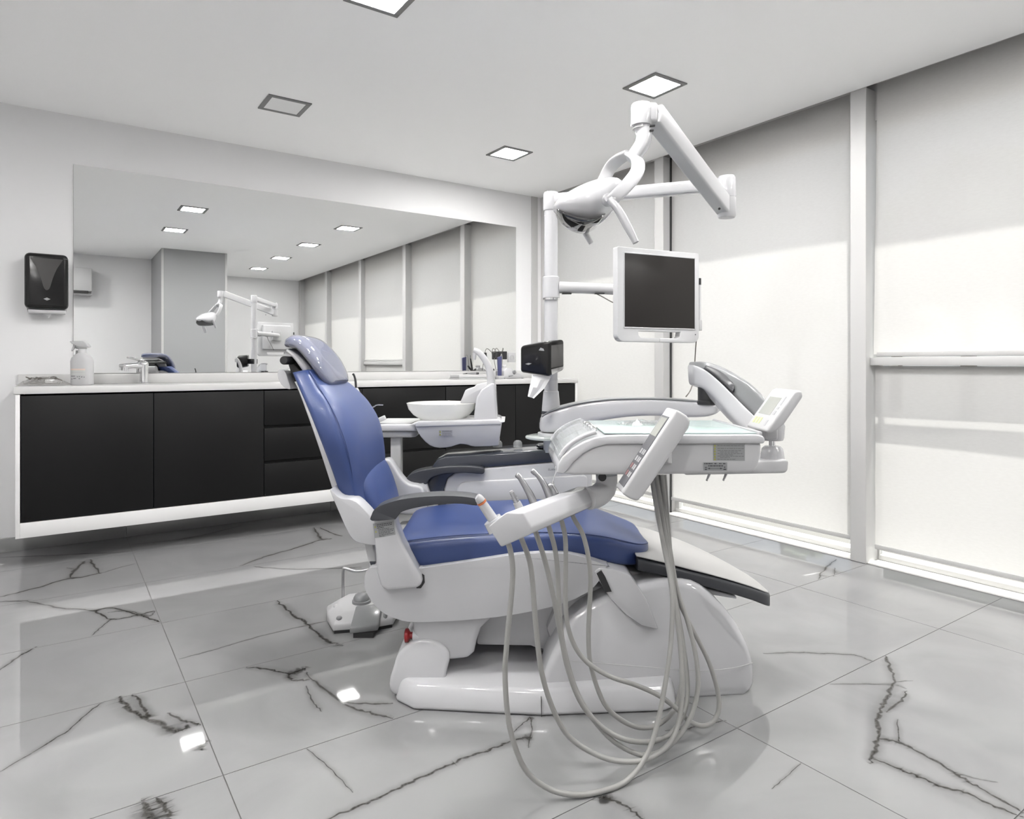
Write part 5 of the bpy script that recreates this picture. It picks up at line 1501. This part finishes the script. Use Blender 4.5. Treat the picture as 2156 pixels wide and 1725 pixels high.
for t in (.17, .26, .35, .44):
    for w_ in (.22, .40):
        face_plate(it, kf, t, t + .055, w_, w_ + .12, 0.0015, 'whiteink', 'key', kpan)
    face_plate(it, kf, t, t + .055, .62, .80, 0.0015, 'redink' if t < .3 else 'whiteink', 'key', kpan)
it.part('keypad_stem', beam(C(1392, 962, 1.66), C(1400, 965, 1.72), 0.04, 0.03, 0.004), 'plastic2')

# status display at the right rear corner
lc = SZ([(1612, 909), (1672, 825), (1680, 822), (1689, 823), (1692, 836), (1652, 894), (1636, 908), (1622, 913)], 1.80)
it.part('display_body', prism(lc, 1.80, 1.955, 'y', 0.007, 3), 'plastic2')
n0b, n1b = C(1612, 909, 1.80), C(1672, 825, 1.80)
lu = n1b - n0b; ln = Vector((-lu.z, 0, lu.x)).normalized()
if ln.x > 0: ln = -ln
def lf(t, w_, h=0.0): return n0b + lu * t + Vector((0, 0.155 * w_, 0)) + ln * h
lp = face_plate(it, lf, .38, .82, .30, .84, 0.0006, 'lcd', 'display_screen')
for w_ in (.50, .63, .76):
    face_plate(it, lf, .14, .29, w_, w_ + .075, 0.0008, 'green', 'green_key')
for t0, t1, w0, w1 in ((.40, .50, .13, .21), (.54, .60, .13, .21), (.64, .86, .13, .19), (.12, .26, .20, .27)):
    face_plate(it, lf, t0, t1, w0, w1, 0.0007, 'label_lt', 'printed_mark')
it.part('display_neck', beam(C(1625, 915, 1.90), C(1626, 905, 1.97), 0.03, 0.03, 0.004), 'plastic2')

# sterile pouch on the mat
po_d = 1.96
pouch = Thing('sterile_pouch', 'clear crinkled pouch with steel instruments lying on the teal mat', 'pouch', (S(1340, po_d), po_d, zt_ + .003))
rnd = random.Random(11)
b = bmesh.new(); V = []
for i in range(19):
    c_ = []
    for j in range(6):
        x = S(1300 + 105 * i / 18, po_d); y = po_d - 0.05 + 0.10 * j / 5
        e = math.sin(math.pi * j / 5) * (0.4 + 0.6 * math.sin(math.pi * min(1, i / 14)))
        c_.append(b.verts.new((x + rnd.uniform(-.002, .002), y, zt_ + .0035 + 0.016 * e * rnd.uniform(.4, 1.0))))
    V.append(c_)
for i in range(18):
    for j in range(5): b.faces.new((V[i][j], V[i + 1][j], V[i + 1][j + 1], V[i][j + 1]))
pouch.part('film', b, 'pouch', smooth=False)
for k in range(2):
    pouch.part('instrument', tube([(S(1316, po_d), po_d - .012 + .02 * k, zt_ + .007), (S(1345, po_d), po_d - .01 + .02 * k, zt_ + .0085), (S(1400, po_d), po_d - .005 + .022 * k, zt_ + .007)], [.0018, .0035, .003], 8, 4), 'steel')

# instrument bar hanging under the table
bar = Thing('instrument_bar', 'white angular holder bar for the handpieces hanging below the table', 'instrument holder', tuple(C(1278, 1003, 1.80)))
eA = [(1026.5, 1110), (1052.5, 1088.5), (1065.5, 1079), (1100.5, 1080), (1119, 1110), (1116, 1125.5), (1054, 1153)]
nd, fd = 1.45, 1.79
ra = [Vector((S(a, nd), nd, Z(c_, nd))) for a, c_ in eA]
sh_ = Vector((0.192, fd - nd, -0.006))
b = loft([ra, [p + sh_ for p in ra]]); bevel_all(b, 0.004, 3, 20)
bar.part('bar', b, 'plastic')
bar.part('elbow', tube([C(1238, 1050, 1.76), C(1258, 1044, 1.78), C(1272, 1032, 1.795), C(1277, 1018, 1.80), C(1277, 1000, 1.80)], [.030, .030, .030, .029, .029], 26, 6), 'plastic2')
bar.part('elbow_screw', lathe([(0.007, 0), (0.011, 0.002), (0.007, 0.003)], C(1268, 1005, 1.768), (0, -1, 0), 16), 'black')
cupc = C(1032, 1098, 1.50)

def hose(T, pts, dd, r=0.0062):
    n = len(pts)
    P = []
    for i, (a, c_) in enumerate(pts):
        t = i / (n - 1)
        if t < .5: d = dd[0] + (dd[1] - dd[0]) * (t / .5)
        else: d = dd[1] + (dd[2] - dd[1]) * ((t - .5) / .5)
        P.append(C(a, c_, d))
    for p in P: p.z = max(p.z, r + 0.0004)
    T.part('hose', tube(P, r, 12, 6), 'hose')
HOSES = [
    [(1060, 1125), (1072, 1150), (1079, 1190), (1078, 1240), (1067, 1356), (1063.5, 1431), (1074, 1535), (1105, 1619), (1155, 1661), (1214, 1674), (1272, 1669), (1322, 1642), (1364, 1585), (1389, 1502), (1410, 1377), (1416, 1272), (1410, 1214), (1397, 1147), (1381, 1063), (1371, 1000)],
    [(1090, 1115), (1100, 1140), (1118, 1197), (1128, 1314), (1141, 1418), (1168, 1502), (1205, 1558), (1272, 1596), (1335, 1604), (1381, 1590), (1418, 1552), (1435, 1481), (1435, 1397), (1427, 1314), (1414, 1230), (1397, 1105), (1380, 1000)],
    [(1120, 1100), (1130, 1127), (1147, 1180), (1164, 1251), (1180, 1335), (1197, 1414), (1226, 1485), (1272, 1535), (1326, 1560), (1381, 1560), (1418, 1539), (1443, 1493), (1447, 1431), (1435, 1335), (1418, 1239), (1401, 1105), (1384, 1000)],
    [(1148, 1092), (1157, 1114), (1172, 1180), (1180, 1314), (1193, 1389), (1222, 1473), (1281, 1552), (1343, 1588), (1389, 1584), (1431, 1548), (1458, 1500), (1470, 1440), (1463, 1370), (1445, 1300), (1424, 1235), (1404, 1110), (1389, 1000)],
    [(1176, 1080), (1184, 1103), (1191, 1147), (1191, 1272), (1201, 1339), (1230, 1389), (1281, 1423), (1339, 1443), (1389, 1466), (1431, 1498), (1452, 1519), (1481, 1529), (1506, 1514), (1513.6, 1473), (1493.5, 1397), (1452, 1314), (1423, 1247), (1407, 1147), (1394, 1000)],
    [(1200, 1070), (1209, 1093), (1230, 1134), (1243, 1214), (1239, 1335), (1245, 1406), (1272, 1481), (1314, 1520), (1356, 1533), (1397, 1519), (1427, 1478), (1438, 1400), (1430, 1310), (1417, 1225), (1407, 1110), (1399, 1000)],
]
HD_D = [(1.475, 1.528, 1.85), (1.525, 1.60, 1.86), (1.58, 1.66, 1.87), (1.63, 1.665, 1.88), (1.68, 1.73, 1.86), (1.735, 1.745, 1.87)]
LBL = ['white handpiece with orange ring at the near end of the holder bar',
       'steel scaler tip on a grey grip, second from the near end of the bar',
       'steel turbine handpiece left of the other turbine in the holder bar, with grey hose',
       'steel turbine handpiece right of the other turbine in the holder bar, with grey hose',
       'steel three way syringe with bent needle at the far bar end']
def inst(i, base):
    return Thing('handpiece', LBL[i], 'handpiece', tuple(base), 'handpieces with hoses on the holder bar')
h = inst(0, C(1040, 1098, 1.47))
hose(h, HOSES[0], HD_D[0])
h.part('grip', tube([C(1042, 1100, 1.50), C(1034, 1088, 1.497), C(1014, 1058, 1.49)], [.0115, .0115, .0105], 18, 4), 'plastic2')
h.part('ring', tube([C(1015, 1059, 1.49), C(1013, 1056, 1.489)], .0112, 18, smooth=False), 'orange')
h.part('nose', tube([C(1013, 1056, 1.489), C(1008, 1049, 1.488), C(1004, 1046, 1.487)], [.0105, .0095, .007], 16, 4), 'lightgrey')
bar.part('cup_collar', tube([C(1048, 1112, 1.50), C(1036, 1094, 1.50)], [.024, .021], 22, smooth=False), 'plastic')
h = inst(1, C(1098, 1086, 1.54))
hose(h, HOSES[1], HD_D[1])
h.part('grip', tube([C(1105, 1098, 1.55), C(1098, 1080, 1.55), C(1088, 1058, 1.548)], [.011, .0105, .009], 16, 4), 'lightgrey')
h.part('tip', tube([C(1088, 1058, 1.548), C(1083, 1049, 1.547), C(1077, 1037, 1.546)], [.0062, .0055, .0055], 12, 4), 'steel')
for k in range(3):
    a = C(1086.5 - 2 * k, 1055.5 - 4 * k, 1.548)
    h.part('collar', lathe([(0.0072, 0), (0.0072, .0016)], a, (-0.45, 0, 0.9), 14), 'steel')
h.part('cap', tube([C(1077, 1037, 1.546), C(1075.5, 1034, 1.546)], [.005, .0045], 12, smooth=False), 'lightgrey')
for i, (pts, dd) in enumerate((([(1126, 1066), (1118, 1046), (1106, 1024), (1097, 1010), (1092.5, 1004)], 1.62), ([(1160, 1056), (1153, 1036), (1142, 1014), (1131, 1000), (1125, 995)], 1.68))):
    h = inst(2 + i, C(pts[0][0], pts[0][1], dd))
    hose(h, HOSES[2 + i], HD_D[2 + i])
    h.part('body', tube([C(a, c_, dd) for a, c_ in pts], [.0098, .0092, .0076, .0062, .0056], 16, 5), 'steel')
    e = pts[-1]
    h.part('head', lathe([(0.0066, -0.006), (0.0068, 0.004), (0.005, 0.007)], C(e[0] - 1, e[1] - 1, dd), (-0.75, 0, 0.65), 16), 'steel')
h = inst(4, C(1176, 1048, 1.73))
hose(h, HOSES[4], HD_D[4])
h.part('body', prism(SZ([(1150, 1024), (1157, 1018), (1164, 1019), (1177, 1038), (1174, 1046), (1166, 1043), (1156, 1033)], 1.72), 1.712, 1.735, 'y', 0.003, 2), 'steel')
h.part('lever', beam(C(1163, 1020, 1.708), C(1174, 1038, 1.708), .012, .006, .002), 'steel')
h.part('stem', tube([C(1172, 1040, 1.723), C(1180, 1056, 1.725)], [.008, .008], 14, smooth=False), 'lightgrey')
h.part('nut', lathe([(0.006, 0), (0.0045, .007)], C(1163, 1021, 1.72), (0.25, 0, 1), 12), 'chrome')
h.part('needle', tube([C(1163, 1018, 1.72), C(1167, 1004, 1.72), C(1171, 994, 1.72), C(1169.5, 982, 1.72)], [.0022, .0018, .0018, .0017], 8, 4, smooth=False), 'chrome')
h = Thing('loose_hose', 'grey hose at the far end of the holder bar without a handpiece in sight', 'hose', tuple(C(1209, 1093, 1.735)))
hose(h, HOSES[5], HD_D[5])
